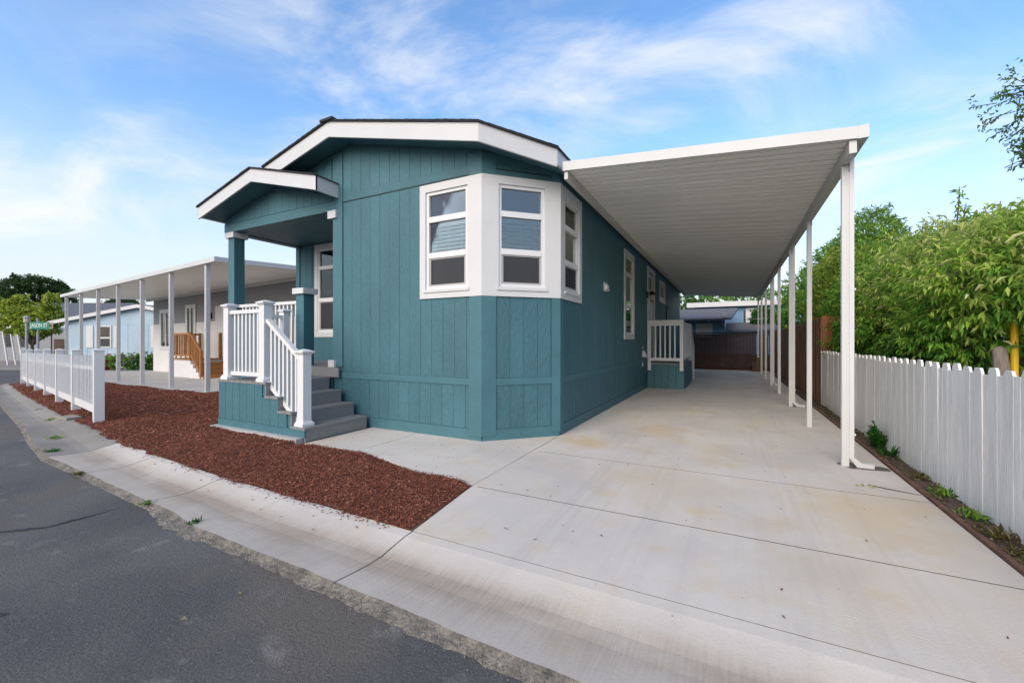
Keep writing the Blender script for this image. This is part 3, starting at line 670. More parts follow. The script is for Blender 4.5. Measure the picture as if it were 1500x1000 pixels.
# ---- the other walls, porch recess
hD = [(0.72, 1.62, 1.56, 3.42)]
wD = wall(D, 3.62, hD, zlo=0.0)
boards(D, wD, 0.1, 3.08, 0.98, 3.5, [(0.62, 1.72, 1.44, 3.55)])
piece('corner_board', (-9.03, 6.37, 0.9), (-8.9, 6.41, 3.6), TEALB, house, local=False)
MB().box((-9.0, 6.52, 0), (-8.88, HY1, 3.8)).box((-9.0, HY1 - .12, 0), (-2.2, HY1, 3.8)).build('rear_wall', TEAL, house)
MB().box((-5.9, 4.99, 0), (-5.78, 6.4, 3.6)).build('porch_side_wall', TEAL, house)
MB().box((-8.88, 6.6, 0.78), (-2.33, HY1 - .13, 0.86)).build('room_floor', ROOMW, house)
MB().box((-5.77, 9.6, 0.86), (-2.34, 9.7, 3.6)).box((-8.87, 10.6, 0.86), (-5.9, 10.7, 3.6)).box((-5.9, 6.6, .86), (-5.8, 10.7, 3.6)).build('room_partition', ROOMW, house)
# porch floor, ceiling, beam, columns
pf = MB()
NB = 11
for i in range(NB):
    y0 = 4.80 + i * (6.38 - 4.80) / NB; piece('deck_board', (-9.0, y0 + .003, 0.885), (-5.93, y0 + (6.38 - 4.80) / NB - .003, 0.92), COMPO, house, local=False)
piece('deck_fascia', (-9.0, 4.775, 0.765), (-5.70, 4.80, 0.922), COMPO, house, local=False)
piece('porch_skirt', (-9.0, 4.83, 0.0), (-5.92, 4.86, 0.76), TEAL, house, local=False)
piece('porch_skirt', (-9.0, 4.86, 0.0), (-8.97, 6.38, 0.88), TEAL, house, local=False)
MB().box((-9.0, 4.99, 3.56), (-5.9, 6.40, 3.62)).build('porch_ceiling', TEAL, house)
piece('porch_beam', (-9.1, 4.845, 3.54), (-5.907, 5.05, 3.70), TEALB, house, local=False)
piece('porch_beam', (-9.1, 5.052, 3.54), (-8.9, 6.40, 3.70), TEALB, house, local=False)
def column(cx, cy, w, z0, z1, capz):
    c = MB().box((cx - w / 2, cy - w / 2, z0), (cx + w / 2, cy + w / 2, z1)).build('porch_column', TEALB, house)
    k = w / 2 + 0.045
    MB().box((cx - k, cy - k, capz[0]), (cx + k, cy + k, capz[1])).build('column_cap', WHITE, c)
column(-8.93, 4.985, 0.205, 0.92, 3.43, (3.43, 3.535))
column(-6.83, 5.0, 0.21, 0.92, 2.20, (2.20, 2.30))
# roof
def roof_half(poly, thick=0.018, dz=0.0): return MB().prism(poly, lambda p: roofz(p[0]) + dz, lambda p: roofz(p[0]) + dz + thick)
YF, EV = 4.47, -2.05
right = [(RIDGE, YF), (-2.81, YF), (EV, YF + .76), (EV, HY1 + .35), (RIDGE, HY1 + .35)]
left = [(2 * RIDGE - EV, YF), (RIDGE, YF), (RIDGE, HY1 + .35), (2 * RIDGE - EV, HY1 + .35)]
def grow(poly, c, k): return [(x + (k if x > c[0] else -k if x < c[0] - .5 else 0), y + (k if y > c[1] else -k)) for x, y in poly]
rf = roof_half([(RIDGE, YF - .03), (-2.80, YF - .03), (EV + .03, YF + .745), (EV + .03, HY1 + .38), (RIDGE, HY1 + .38)]).build('roof', SHING, house)
roof_half([(2 * RIDGE - EV - .03, 4.90), (-7.22, 4.90), (-7.22, YF - .03), (RIDGE, YF - .03), (RIDGE, HY1 + .38), (2 * RIDGE - EV - .03, HY1 + .38)]).build('roof', SHING, house)
# ragged shingle courses along the rakes and ridge
def shingle_tabs(p, q, n, parent):
    p, q = Vector(p), Vector(q); mb = MB()
    for i in range(n):
        a = p.lerp(q, i / n); c = p.lerp(q, (i + 1.04) / n); h = random.uniform(0.004, 0.011); d = (q - p); nn = Vector((-d.y, d.x, 0)).normalized() * 0.3
        mb.hexa([a, c, c + nn, a + nn], [a + Vector((0, 0, h)), c + Vector((0, 0, h * .4)), c + nn + Vector((0, 0, h * .4)), a + nn + Vector((0, 0, h))])
    return tag(mb.build('shingle_course', SHING, parent), kind='stuff')
t_ = 0.019
shingle_tabs((RIDGE, YF - .035, ZR + t_), (-2.80, YF - .035, roofz(-2.80) + t_), 21, rf)
shingle_tabs((-2.80, YF - .03, roofz(-2.80) + t_), (EV + .03, YF + .735, roofz(EV) + t_), 8, rf)
shingle_tabs((-7.22, YF - .035, roofz(-7.22) + t_), (RIDGE, YF - .035, ZR + t_), 14, rf)
rc = MB()
for i in range(58): rc.prism([(RIDGE - .14, YF - .05 + i * .3), (RIDGE + .14, YF - .05 + i * .3), (RIDGE + .14, YF + .28 + i * .3), (RIDGE - .14, YF + .28 + i * .3)], lambda p: roofz(p[0]) + .03, lambda p, i=i: roofz(p[0]) + 0.055 + (0.012 if p[1] < YF + .1 + i * .3 else 0))
tag(rc.build('ridge_cap', SHING, rf), kind='stuff')
def fascia(pts, h, parent, th=0.03, m=WHITE):
    for p, q in zip(pts, pts[1:]): MB().plank(p, q, h, th).build('fascia', m, parent)
P3 = lambda x, y, dz=0.0: (x, y, roofz(x) + dz)
fascia([P3(-7.22, YF, -.002), P3(RIDGE, YF, -.002), P3(-2.81, YF, -.002), P3(EV, YF + .76, -.002)], 0.235, house)
fascia([P3(EV, YF + .762, -.002), P3(EV, HY1 + .35, -.002)], 0.20, house, m=WHITE)
fascia([P3(2 * RIDGE - EV, HY1 + .3, -.002), P3(2 * RIDGE - EV, 4.91, -.002)], 0.20, house)
# drip edge line
def soffit(poly, dz=-0.19): return MB().prism(poly, lambda p: roofz(p[0]) + dz, lambda p: roofz(p[0]) + dz + .02)
soffit([(RIDGE, YF + .03), (-2.82, YF + .03), (EV - .03, YF + .79), (EV - .03, HY1 + .32), (-2.3, HY1 + .32), (-2.3, 5.72), (-3.05, 4.95), (RIDGE, 4.95)]).build('soffit', TEALB, house)
soffit([(-7.21, YF + .03), (RIDGE, YF + .03), (RIDGE, 4.95), (-7.21, 4.95)]).build('soffit', TEALB, house)
MB().prism([(-8.9, 6.5), (-5.7, 6.5), (-5.7, 5.0), (-3.1, 5.0), (-2.34, 5.75), (-2.34, HY1 - .2), (-8.9, HY1 - .2)], 3.60, 3.62).build('room_ceiling', ROOMW, house)
# porch hood: a small gable in front of the main one
PRX, PZ, PS, PY = -7.48, 4.385, 0.253, 4.41
pz = lambda x: PZ - PS * abs(x - PRX)
XL, XR = -9.18, -5.775
for a, c in ((XL, PRX), (PRX, XR)):
    pr = MB().prism([(a - (.03 if a == XL else 0), PY - .03), (c + (.02 if c == XR else 0), PY - .03), (c + (.02 if c == XR else 0), 4.855), (a - (.03 if a == XL else 0), 4.855)], lambda p: pz(p[0]), lambda p: pz(p[0]) + .016).build('hood_roof', SHING, house)
shingle_tabs((PRX, PY - .035, PZ + .017), (XR, PY - .035, pz(XR) + .017), 12, rf)
shingle_tabs((XL, PY - .035, pz(XL) + .017), (PRX, PY - .035, PZ + .017), 12, rf)
fascia([(XL, PY, pz(XL) - .002), (PRX, PY, PZ - .002), (XR, PY, pz(XR) - .002)], 0.225, house)
fascia([(XR, PY + .001, pz(XR) - .002), (XR, 4.856, pz(XR) - .002)], 0.225, house)
fascia([(XL, 4.9, pz(XL) - .002), (XL, PY + .031, pz(XL) - .002)], 0.20, house)
MB().prism([(XL + .02, PY + .03), (PRX, PY + .03), (PRX, 4.86), (XL + .02, 4.86)], lambda p: pz(p[0]) - .19, lambda p: pz(p[0]) - .17).build('soffit', TEALB, house)
MB().prism([(PRX, PY + .03), (XR - .032, PY + .03), (XR - .032, 4.855), (PRX, 4.855)], lambda p: pz(p[0]) - .19, lambda p: pz(p[0]) - .17).build('soffit', TEALB, house)
# pediment boards
ped = MB(); prs = [(XL + .08, 3.70), (XR - .13, 3.70), (XR - .13, pz(XR) - .18), (PRX, PZ - .18), (XL + .08, pz(XL) - .18)]
n = len(prs); ped.add([(x, 4.852, z) for x, z in prs] + [(x, 4.868, z) for x, z in prs], [tuple(range(n)), tuple(range(2 * n - 1, n - 1, -1))] + [(i, n + i, n + (i + 1) % n, (i + 1) % n) for i in range(n)])
pd = ped.build('pediment', TEAL, house)
x = XL + .1
while x < XR - .2:
    e = min(x + .203, XR - .14); t0, t1 = pz(x) - .2, pz(e) - .2
    if min(t0, t1) > 3.72: MB().hexa([(x + .003, 4.840, 3.705), (e - .003, 4.840, 3.705), (e - .003, 4.853, 3.705), (x + .003, 4.853, 3.705)], [(x + .003, 4.840, t0), (e - .003, 4.840, t1), (e - .003, 4.853, t1), (x + .003, 4.853, t0)]).build('siding_board', TEAL, pd)
    x = e
# little gutter end at the hood's left corner
piece('gutter_end', (XL - .10, PY + .02, pz(XL) - .12), (XL - .004, 4.9, pz(XL) - .005), METALW, house, local=False)

# ---- windows
def window(face, hole, bars, name='window', surround=None, blind=None, screen=None, proud=0.026, label=None, trim=0.1, fw=0.045):
    """bars = heights of the horizontal bars; each light gets a pane of its own"""
    u0, u1, z0, z1 = hole
    fr = MB().box((u0, -0.012, z0), (u0 + fw, 0.07, z1)).box((u1 - fw, -0.012, z0), (u1, 0.07, z1)).box((u0 + fw, -0.012, z0), (u1 - fw, 0.07, z0 + fw)).box((u0 + fw, -0.012, z1 - fw), (u1 - fw, 0.07, z1))
    for zb in bars: fr.box((u0 + fw, -0.016, zb - 0.04), (u1 - fw, 0.06, zb + 0.04))
    w = build_on(face, fr, name, VINYL, house)
    if label: w['label'] = label
    zz = [z0 + fw] + [q for zb in bars for q in (zb - .04, zb + .04)] + [z1 - fw]
    for a, c in zip(zz[::2], zz[1::2]): piece('pane', (u0 + fw, 0.018, a), (u1 - fw, 0.022, c), GLASS, w)
    if surround:
        s = surround; mb = MB(); panel_with_holes(mb, s[0], s[1], s[2], s[3], [hole], -proud, 0.004)
        build_on(face, mb, 'window_surround', WHITE, w)
        piece('sill', (u0 - .03, -proud - .018, z0 - .045), (u1 + .03, -proud + .001, z0 - .004), WHITE, w)
    elif trim:
        mb = MB(); panel_with_holes(mb, u0 - trim, u1 + trim, z0 - trim, z1 + trim, [hole], -proud, 0.004); build_on(face, mb, 'window_trim', WHITE, w)
    if blind:
        a, c = blind; k = c - 0.05; piece('blind_headrail', (u0 + .06, 0.04, c - .07), (u1 - .06, 0.09, c), BLIND, w)
        while k > a:
            piece('blind_slat', (u0 + .06, 0.045, k - .013), (u1 - .06, 0.075, k), BLIND, w, tilt=(R(-6), 0, 0)); k -= 0.056
        for q in (0.2, 0.5, 0.8): piece('blind_cord', (u0 + (u1 - u0) * q, 0.038, a), (u0 + (u1 - u0) * q + .006, 0.041, c), BLIND, w)
    if screen:
        a, c = screen; piece('insect_screen', (u0 + fw + .03, 0.004, a + .025), (u1 - fw - .03, 0.006, c - .02), SCREEN, w)
        sf = MB(); panel_with_holes(sf, u0 + fw, u1 - fw, a, c, [(u0 + fw + .03, u1 - fw - .03, a + .025, c - .02)], -0.002, 0.012); build_on(face, sf, 'screen_frame', SCREEN_FRAME, w)
    return w
for fc, ho, su in ((A, hA[0], (1.85, 2.914, 1.97, 3.62)), (B, hB[0], (-.014, LB + .014, 1.969, 3.621)), (C, win3, (-.014, 0.95, 1.968, 3.619))):
    zt = ho[3]; window(fc, ho, (zt - .40, zt - .92), surround=su, blind=(zt - .88, zt - .43), screen=(ho[2] + .045, zt - .96), proud=0.036)
window(C, win4, (win4[3] - .42, win4[3] - 1.18), trim=0.12, label='tall narrow window on the long side of the house')
window(C, win6, (), trim=0.12, fw=0.06)
window(D, hD[0], (3.0, 2.28), trim=0.11, blind=(1.62, 2.24), screen=(1.605, 2.24), label='porch window half hidden behind the front wall')
# side door
dr = MB().box((door5[0] + .02, 0.01, door5[2]), (door5[1] - .02, 0.055, 2.85)); panel_with_holes(dr, door5[0] + .02, door5[1] - .02, 2.85, 3.43, [(door5[0] + .2, door5[1] - .2, 2.93, 3.32)], 0.01, 0.055)
drO = build_on(C, dr, 'side_door', WHITE, house); piece('pane', (door5[0] + .2, 0.03, 2.93), (door5[1] - .2, 0.034, 3.32), GLASS, drO)
mb = MB(); panel_with_holes(mb, tr5[0], tr5[1], tr5[2], tr5[3], [door5], -0.03, 0.004); build_on(C, mb, 'door_trim', WHITE, drO)
build_on(C, MB().lathe([(0.0, 0), (0.028, 0.01), (0.03, 0.03), (0.012, 0.05), (0.012, 0.08)], (door5[0] + .1, -0.03, 1.75)), 'door_knob', GREYM, drO)
# things fixed to the long side
vt = build_on(C, MB().box((2.36, -0.03, 2.33), (2.56, 0.0, 2.50)), 'outlet_box', WHITE, house)
build_on(C, MB().box((2.40, -0.075, 2.36), (2.50, -0.03, 2.45)).box((2.50, -0.06, 2.34), (2.60, -0.03, 2.40)), 'outlet_cover', VINYL, vt)
lan = build_on(C, MB().box((7.0, -0.05, 2.62), (7.12, -0.014, 2.80)).bar((7.06, -0.05, 2.78), (7.06, -0.16, 2.80), 0.02, 0.02).lathe([(0.0, .10), (0.04, 0.08), (0.10, 0.0), (0.085, -0.02), (0.0, -0.02)], (7.06, -0.16, 2.72), 8).lathe([(0.05, -0.20), (0.06, -0.19), (0.02, -0.22)], (7.06, -0.16, 2.72), 8), 'wall_lantern', BLACK, house)
build_on(C, MB().lathe([(0.045, -0.19), (0.07, -0.02)], (7.06, -0.16, 2.72), 8), 'lantern_glass', LAMP_GLASS, lan)
build_on(C, MB().box((6.35, -0.02, 0.94), (6.62, 0.0, 1.02)).hexa([(6.30, -0.14, 0.92), (6.52, -0.14, 0.92), (6.52, -.014, 0.92), (6.30, -.014, 0.92)], [(6.36, -0.05, 1.10), (6.46, -0.05, 1.10), (6.46, -.014, 1.10), (6.36, -.014, 1.10)]), 'vent_hood', METALW, house)
build_on(C, MB().box((6.30, -0.03, 0.66), (6.40, -.014, 0.76)), 'outlet_cover', VINYL, house)
build_on(C, MB().lathe([(0.035, 0), (0.05, 0.02), (0.02, 0.06)], (6.2, -0.05, 1.15), 8).bar((6.2, -.05, 1.16), (6.2, -.01, 1.16), .03, .03), 'hose_tap', GREYM, house)
build_on(C, MB().tube([(10.95, -0.05, 0.85), (10.95, -0.05, 2.62), (10.98, -0.06, 2.66), (11.3, -0.12, 2.60)], 0.022, 8), 'conduit', BLACK, house)
# crawl-space vent
cv = build_on(C, MB().box((0.62, -0.02, 0.20), (0.80, -.002, 0.40)), 'crawl_vent', TEALB, house)
for k in range(6): piece('vent_slat', (0.63, -0.026, 0.215 + k * .03), (0.79, -0.018, 0.228 + k * .03), TEALB, cv)

# ------------------------------------------------------------------ front stairs with white railing
st_ = thing('entry_stairs', (-6.0, 4.25, 0), 'grey composite entry stairs with teal skirting and white railing', 'stairs')
Y0, Y1 = 3.70, 4.768
TX = [-5.04, -5.325, -5.61, -5.895]; TZ = [0.19, 0.38, 0.57, 0.76]
piece('plinth', (-7.16, 3.60, -0.12), (-5.10, 3.80, 0.055), CONCF, st_, local=False)
for i, (tx, tz) in enumerate(zip(TX, TZ)):
    xb = TX[i + 1] - .02 if i < 3 else -7.12
    piece('riser', (tx - .035, Y0 + .001, (TZ[i - 1] if i else 0.0)), (tx - .012, Y1, tz - .03), COMPO, st_, local=False)
    if i < 3:
        for q in range(2):
            w = (tx - xb) / 2; piece('tread', (tx - w * (q + 1) + .002, Y0 - .018, tz - .03), (tx - w * q - .002, Y1, tz), COMPO, st_, local=False)
    else:
        nb = 8; w = (tx - xb) / nb
        for q in range(nb): piece('deck_board', (tx - w * (q + 1) + .003, Y0 - .012, tz - .03), (tx - w * q - .003, Y1, tz), COMPO, st_, local=False)
# stepped teal side panel, made of upright boards
bx = -7.10
sp = piece('side_panel', (-7.08, Y0 + .012, 0.06), (-5.93, Y0 + .03, 0.72), TEAL, st_, local=False)
piece('side_panel', (-5.925, Y0 + .012, 0.06), (-5.65, Y0 + .03, 0.535), TEAL, st_, local=False)
piece('side_panel', (-5.645, Y0 + .012, 0.06), (-5.365, Y0 + .03, 0.345), TEAL, st_, local=False)
piece('side_panel', (-5.36, Y0 + .012, 0.06), (-5.08, Y0 + .03, 0.155), TEAL, st_, local=False)
while bx < -5.06:
    e = min(bx + 0.185, -5.055); cx_ = (bx + e) / 2
    top = 0.728 if e < -5.91 else 0.54 if e < -5.62 else 0.35 if e < -5.33 else 0.16
    piece('side_board', (bx + .003, Y0 - .004, 0.16 if top > .17 else .1), (e - .003, Y0 + .012, top), TEAL, st_, local=False); bx = e
piece('base_board', (-7.105, Y0 - .012, 0.056), (-5.05, Y0 + .012, 0.157), TEALB, st_, local=False)
piece('left_panel', (-7.11, Y0 + .012, 0.0), (-7.085, Y1, 0.728), TEAL, st_, local=False)
def newel(cx, cy, z0, z1, parent, w=0.125, m=VINYL):
    h = w / 2
    o = MB().lathe([(h, z0), (h, z1)], (cx, cy, 0), sq=True).build('newel_post', m, parent)
    MB().lathe([(h + .028, z0), (h + .028, z0 + .035), (h + .012, z0 + .06), (h + .001, z0 + .075)], (cx, cy, 0.001), sq=True).build('post_base', m, o)
    MB().lathe([(h + .001, z1 - .035), (h + .012, z1 - .02), (h + .03, z1 - .002), (h + .03, z1 + .018), (h * .55, z1 + .04), (0.004, z1 + .048)], (cx, cy, 0), sq=True).build('post_cap', m, o)
    return o
def railing(p, q, zt, zb, n, parent, m=VINYL, bw=0.036, rise=0.0, top_w=0.075):
    """level or sloping railing from p to q (xy), rails at zt/zb (at p), dropping by rise"""
    p, q = Vector((*p, 0)), Vector((*q, 0)); dz = Vector((0, 0, -rise))
    rl = MB().bar(p + Vector((0, 0, zt)), q + Vector((0, 0, zt)) + dz, top_w, 0.055).build('top_rail', m, parent)
    MB().bar(p + Vector((0, 0, zb)), q + Vector((0, 0, zb)) + dz, 0.05, 0.06).build('bottom_rail', m, parent)
    for i in range(n):
        t = (i + 1) / (n + 1); c = p.lerp(q, t); dzz = -rise * t
        piece('baluster', (c.x - bw / 2, c.y - bw / 2, zb + dzz + .02), (c.x + bw / 2, c.y + bw / 2, zt + dzz - .02), m, parent, local=False)
    return rl
NY = 3.79
newel(-6.97, NY, 0.761, 1.90, st_); newel(-6.06, NY, 0.761, 1.91, st_); newel(-5.195, NY, 0.191, 1.20, st_)
railing((-6.905, NY), (-6.125, NY), 1.80, 0.86, 7, st_)
railing((-5.995, NY), (-5.26, NY), 1.66, 0.76, 7, st_, rise=0.545)
newel(-6.97, 4.70, 0.761, 1.88, st_, w=0.105)
railing((-6.97, NY + .065), (-6.97, 4.645), 1.78, 0.86, 8, st_)
# porch railing between the columns
prl = railing((-8.82, 4.99), (-6.94, 4.99), 2.06, 1.04, 15, house)
prl['label'] = 'white porch railing between the two columns'

# ------------------------------------------------------------------ side deck under the carport
sd = thing('side_deck', (-1.7, 14, 0), 'small side-door deck with white railing and dark teal skirting', 'deck')
for k in range(5): piece('skirt_board', (-2.17 + k * .195, 12.72, 0.0), (-2.17 + k * .195 + .189, 12.745, 0.69), TEAL, sd, local=False)
piece('skirt', (-1.20, 12.725, 0.0), (-1.175, 15.2, 0.69), TEAL, sd, local=False)
piece('skirt', (-2.17, 15.18, 0.0), (-1.2, 15.2, 0.69), TEAL, sd, local=False)
for k in range(16): piece('deck_board', (-2.172, 12.70 + k * .157, 0.695), (-1.17, 12.70 + k * .157 + .151, 0.73), COMPO, sd, local=False)
for cx in (-2.11, -1.235): MB().box((cx - .045, 12.64, 0.52), (cx + .045, 12.70, 1.90)).build('rail_post', VINYL, sd)
MB().box((-2.16, 12.63, 1.90), (-1.18, 12.75, 1.96)).build('top_rail', VINYL, sd)
MB().box((-2.065, 12.65, 1.80), (-1.28, 12.69, 1.898)).build('rail', VINYL, sd)
MB().box((-2.065, 12.65, 0.80), (-1.28, 12.69, 0.88)).build('bottom_rail', VINYL, sd)
for k in range(5): piece('baluster', (-2.065 + (k + 1) * .131 - .02, 12.652, 0.88), (-2.065 + (k + 1) * .131 + .02, 12.688, 1.80), VINYL, sd, local=False)
railing((-1.22, 12.76), (-1.22, 15.1), 1.87, 0.84, 14, sd)
MB().box((-1.265, 15.1, 0.73), (-1.175, 15.19, 1.93)).build('rail_post', VINYL, sd)
for k in range(3): piece('step', (-2.1, 15.2 + k * .28, 0.0), (-1.2, 15.48 + k * .28, 0.54 - k * .18), COMPO, sd, local=False)
railing((-1.20, 15.2), (-1.20, 16.1), 1.85, 0.78, 5, sd, rise=0.66)
MB().box((-1.245, 16.1, 0.0), (-1.155, 16.19, 1.28)).build('rail_post', VINYL, sd)

# ------------------------------------------------------------------ carports
def carport(name, origin, rot, label, length, width, zpost, zwall, post_x, group, pan=0.305, downs=(), full=True, zbase=0.0, pw=0.027):
    """local x along the beam, local y from the posts to the house"""
    o = thing(name, (*origin, 0), label, 'carport', group, rot=rot)
    s = (zwall - zpost) / width
    zf = lambda y: zpost + s * y
    T = 0.0
    # roof pans, ribbed underneath
    prof = [(0.0, 0.0), (0.055, 0.0), (0.060, 0.040), (0.083, 0.040), (0.088, 0.0), (0.208, 0.0), (0.213, 0.040), (0.236, 0.040), (0.241, 0.0), (pan - .006, 0.0), (pan - .003, -0.008), (pan, 0.0)]
    pm = MB(); ya, yb = -0.02, width
    pf_ = [(x, z) for x, z in prof]
    n = len(pf_)
    pm.v += [(x, ya, zf(ya) + z) for x, z in pf_] + [(x, yb, zf(yb) + z) for x, z in pf_] + [(x, ya, zf(ya) + .06) for x, z in (pf_[0], pf_[-1])] + [(x, yb, zf(yb) + .06) for x, z in (pf_[0], pf_[-1])]
    for i in range(n - 1): pm.f.append((i, n + i, n + i + 1, i + 1))
    pm.f.append((2 * n, 2 * n + 1, 2 * n + 3, 2 * n + 2))
    me = pm.mesh('roof_pan', PANM); k = 0
    while k * pan < length - 0.02:
        link('roof_pan', me, o, loc=(k * pan, 0, 0), local=True); k += 1
    L = k * pan
    # edge trims
    def loc_mb(mb, nm, m): return link(nm, mb.mesh(nm, m), o, local=True)
    for xx, d in ((0.0, -1), (L, 1)):
        a, c = (xx - .03, xx - .002) if d < 0 else (xx + .002, xx + .03)
        loc_mb(MB().hexa([(a, -.055, zf(-.055) - .012), (c, -.055, zf(-.055) - .012), (c, width, zf(width) - .012), (a, width, zf(width) - .012)],
                         [(a, -.055, zf(-.055) + .11), (c, -.055, zf(-.055) + .11), (c, width, zf(width) + .11), (a, width, zf(width) + .11)]), 'fascia', METALW)
    gt = MB().box((-.03, -.055, zpost - .015), (L + .03, -.03, zpost + .112)).box((-.03, -.03, zpost - .015), (L + .03, 0.03, zpost - .003))
    for xx in (-.034, L + .0302): gt.box((xx, -.056, zpost - .016), (xx + .004, 0.031, zpost + .113))
    loc_mb(gt, 'gutter', METALW)
    if full: loc_mb(MB().box((0.002, 0.033, zpost - .14), (L - .002, 0.095, zpost - .006)), 'beam', METALW)
    loc_mb(MB().box((0.002, width - .06, zwall - .12), (L - .002, width - .012, zwall - .01)), 'ledger', METALW)
    for i, px in enumerate(post_x):
        gx = origin[0] + px * math.cos(rot); gz_ = zg(gx) + zbase
        w = pw; pm2 = MB().box((px - w, 0.062 - w, gz_), (px + w, 0.062 + w, zpost - (.142 if full else .02)))
        for q in (-.02, .02): pm2.box((px + q - .008, 0.062 - w - .005, gz_), (px + q + .008, 0.062 - w - .0005, zpost - .148)).box((px + q - .008, 0.062 + w + .0005, gz_), (px + q + .008, 0.062 + w + .005, zpost - .148)).box((px - w - .005, 0.062 + q - .008, gz_), (px - w - .0005, 0.062 + q + .008, zpost - .148))
        po = loc_mb(pm2, 'post', METALW)
        if full: loc_mb(MB().box((px - .065, 0.031, zpost - .22), (px + .065, 0.0325, zpost - .10)), 'bracket', METALW)
        if i in downs:
            dn = MB().box((px - .036, -.012, gz_ + .10), (px + .036, .030, zpost - .016))
            yo = .052
            dn.hexa([(px - .036, yo - .075, gz_ + .10), (px - .036, yo - .022, gz_ + .10), (px + .036, yo - .022, gz_ + .10), (px + .036, yo - .075, gz_ + .10)], [(px - .034, yo - .13, gz_ + .048), (px - .034, yo - .09, gz_ + .004), (px + .034, yo - .09, gz_ + .004), (px + .034, yo - .13, gz_ + .048)])
            dn.hexa([(px - .034, yo - .13, gz_ + .048), (px - .034, yo - .09, gz_ + .004), (px + .034, yo - .09, gz_ + .004), (px + .034, yo - .13, gz_ + .048)], [(px - .034, yo - .235, gz_ + .05), (px - .034, yo - .235, gz_ + .004), (px + .034, yo - .235, gz_ + .004), (px + .034, yo - .235, gz_ + .05)])
            for q in range(4): dn.box((px - .038, yo - .078 - q * .022, gz_ + .085 - q * .018), (px + .038, yo - .073 - q * .022, gz_ + .105 - q * .018))
            dn.box((px - .039, yo - .078, gz_ + .34), (px + .039, yo - .020, gz_ + .36)).box((px - .039, yo - .078, 1.9), (px + .039, yo - .020, 1.92))
            loc_mb(dn, 'downspout', METALW)
    return o
PY0 = 5.36
carport('carport', (1.158, PY0), R(90), 'long white aluminium carport roof with posts beside the white fence', 16.9, 3.17, 3.395, 3.66,
        [0.36 + 2.35 * k for k in range(8)], 'aluminium carports', downs=(0, 2, 4))

# ------------------------------------------------------------------ right-hand fences
wf = thing('white_board_fence', (1.73, 6.5, 0), 'weathered white dog-eared board fence along the driveway', 'fence')
y = 1.2; k = 0
de = {}
def dog_ear(w, top, cut, seed):
    key = (round(w, 3), round(top, 3), seed)
    if key not in de:
        m = MB(); pr = [(0, 0), (w, 0), (w, top - cut), (w - cut * .55, top), (cut * .55, top), (0, top - cut)]; n = len(pr)
        m.add([(0.0, y_, z_) for y_, z_ in pr] + [(0.018, y_, z_) for y_, z_ in pr], [tuple(range(n))[::-1], tuple(range(n, 2 * n))] + [(i, (i + 1) % n, n + (i + 1) % n, n + i) for i in range(n)])
        de[key] = m.mesh('fence_board', WFENCE)
    return de[key]
while y < 11.05:
    top = random.choice((1.145, 1.155, 1.162))
    b1 = link('fence_board', dog_ear(0.117, top, 0.036, 0), wf, loc=(1.7165 + random.uniform(-.0008, .0008), y, 0.0)); b1.rotation_euler = (random.gauss(0, .002), random.gauss(0, .003), 0)
    piece('fence_board', (1.7172, y + .1185, 0.01), (1.735, y + .1955, 1.103 + random.uniform(-.008, .008)), WFENCE, wf, local=False)
    y += 0.1965
piece('fence_rail', (1.745, 1.2, 0.25), (1.785, 11.05, 0.34), WFENCE, wf, local=False)
piece('fence_rail', (1.745, 1.2, 0.85), (1.785, 11.05, 0.94), WFENCE, wf, local=False)
bf = thing('brown_board_fence', (1.73, 16, 0), 'tall brown stained board fence beyond the white one', 'fence')
y = 11.09; jb = MB(); k = 0
while y < 22.6:
    top = 1.80 + random.uniform(-.02, .02) + 0.07 * (k < 12)
    if k < 36: piece('fence_board', (1.71 + random.uniform(0, .006), y, 0.0), (1.728, y + .136, top), BROWNW, bf, local=False)
    else: jb.box((1.712, y, 0), (1.728, y + .136, top))
    y += .14; k += 1
if jb.v: tag(jb.build('fence_board', BROWNW, bf), kind='stuff')
piece('fence_post', (1.735, 11.09, 0), (1.825, 11.18, 1.90), REDW, bf, local=False)
for z in (.3, 1.0, 1.62): piece('fence_rail', (1.73, 11.19, z), (1.77, 22.5, z + .09), REDW, bf, local=False)
rt = thing('redwood_trellis', (2.2, 11.25, 0), 'red-brown wooden frame standing behind the white fence in the bushes', 'trellis')
piece('trellis_post', (1.84, 11.2, 0), (1.93, 11.29, 1.87), REDW, rt, local=False); piece('trellis_post', (3.4, 11.2, 0), (3.49, 11.29, 1.87), REDW, rt, local=False)
piece('trellis_beam', (1.835, 11.19, 1.74), (3.55, 11.3, 1.88), REDW, rt, local=False)
# yellow post, stump and red board in the neighbour's yard
yp = thing('yellow_post', (2.57, 6.19, 0), 'yellow painted metal post with black cap behind the white fence', 'post')
p_ = at_depth(1486, 4.3); MB().tube([(p_[0], p_[1], -.02), (p_[0], p_[1], 1.64)], 0.029, 12).build('pole', YELLOW, yp); MB().lathe([(0.033, 1.641), (0.035, 1.67), (0.02, 1.69)], (p_[0], p_[1], 0), 12).build('cap', BLACK, yp)
p_ = at_depth(1464, 4.25); lg = MB().tube([(p_[0] + .12, p_[1], -.02), (p_[0] + .06, p_[1], .6), (p_[0], p_[1], 1.26), (p_[0] - .01, p_[1], 1.30)], [.08, .07, .055, .03], 10).build('driftwood_stump', BARKG, smooth=True)
tag(lg, 'leaning grey weathered log standing beside the yellow post', 'log')
p_ = at_depth(1452, 4.8); tag(MB().box((p_[0], p_[1], -.02), (p_[0] + .30, p_[1] + .03, 1.12)).build('red_board', mat('red_brown_board', (0.16, 0.03, 0.018), 0.6, var=.3, vscale=6)), 'dark red wooden board behind the leaning log', 'board')
p_ = at_depth(1498, 4.9); oc = thing('orange_ladder', (p_[0], p_[1], 0), 'orange upright rail at the edge of the bushes', 'ladder')
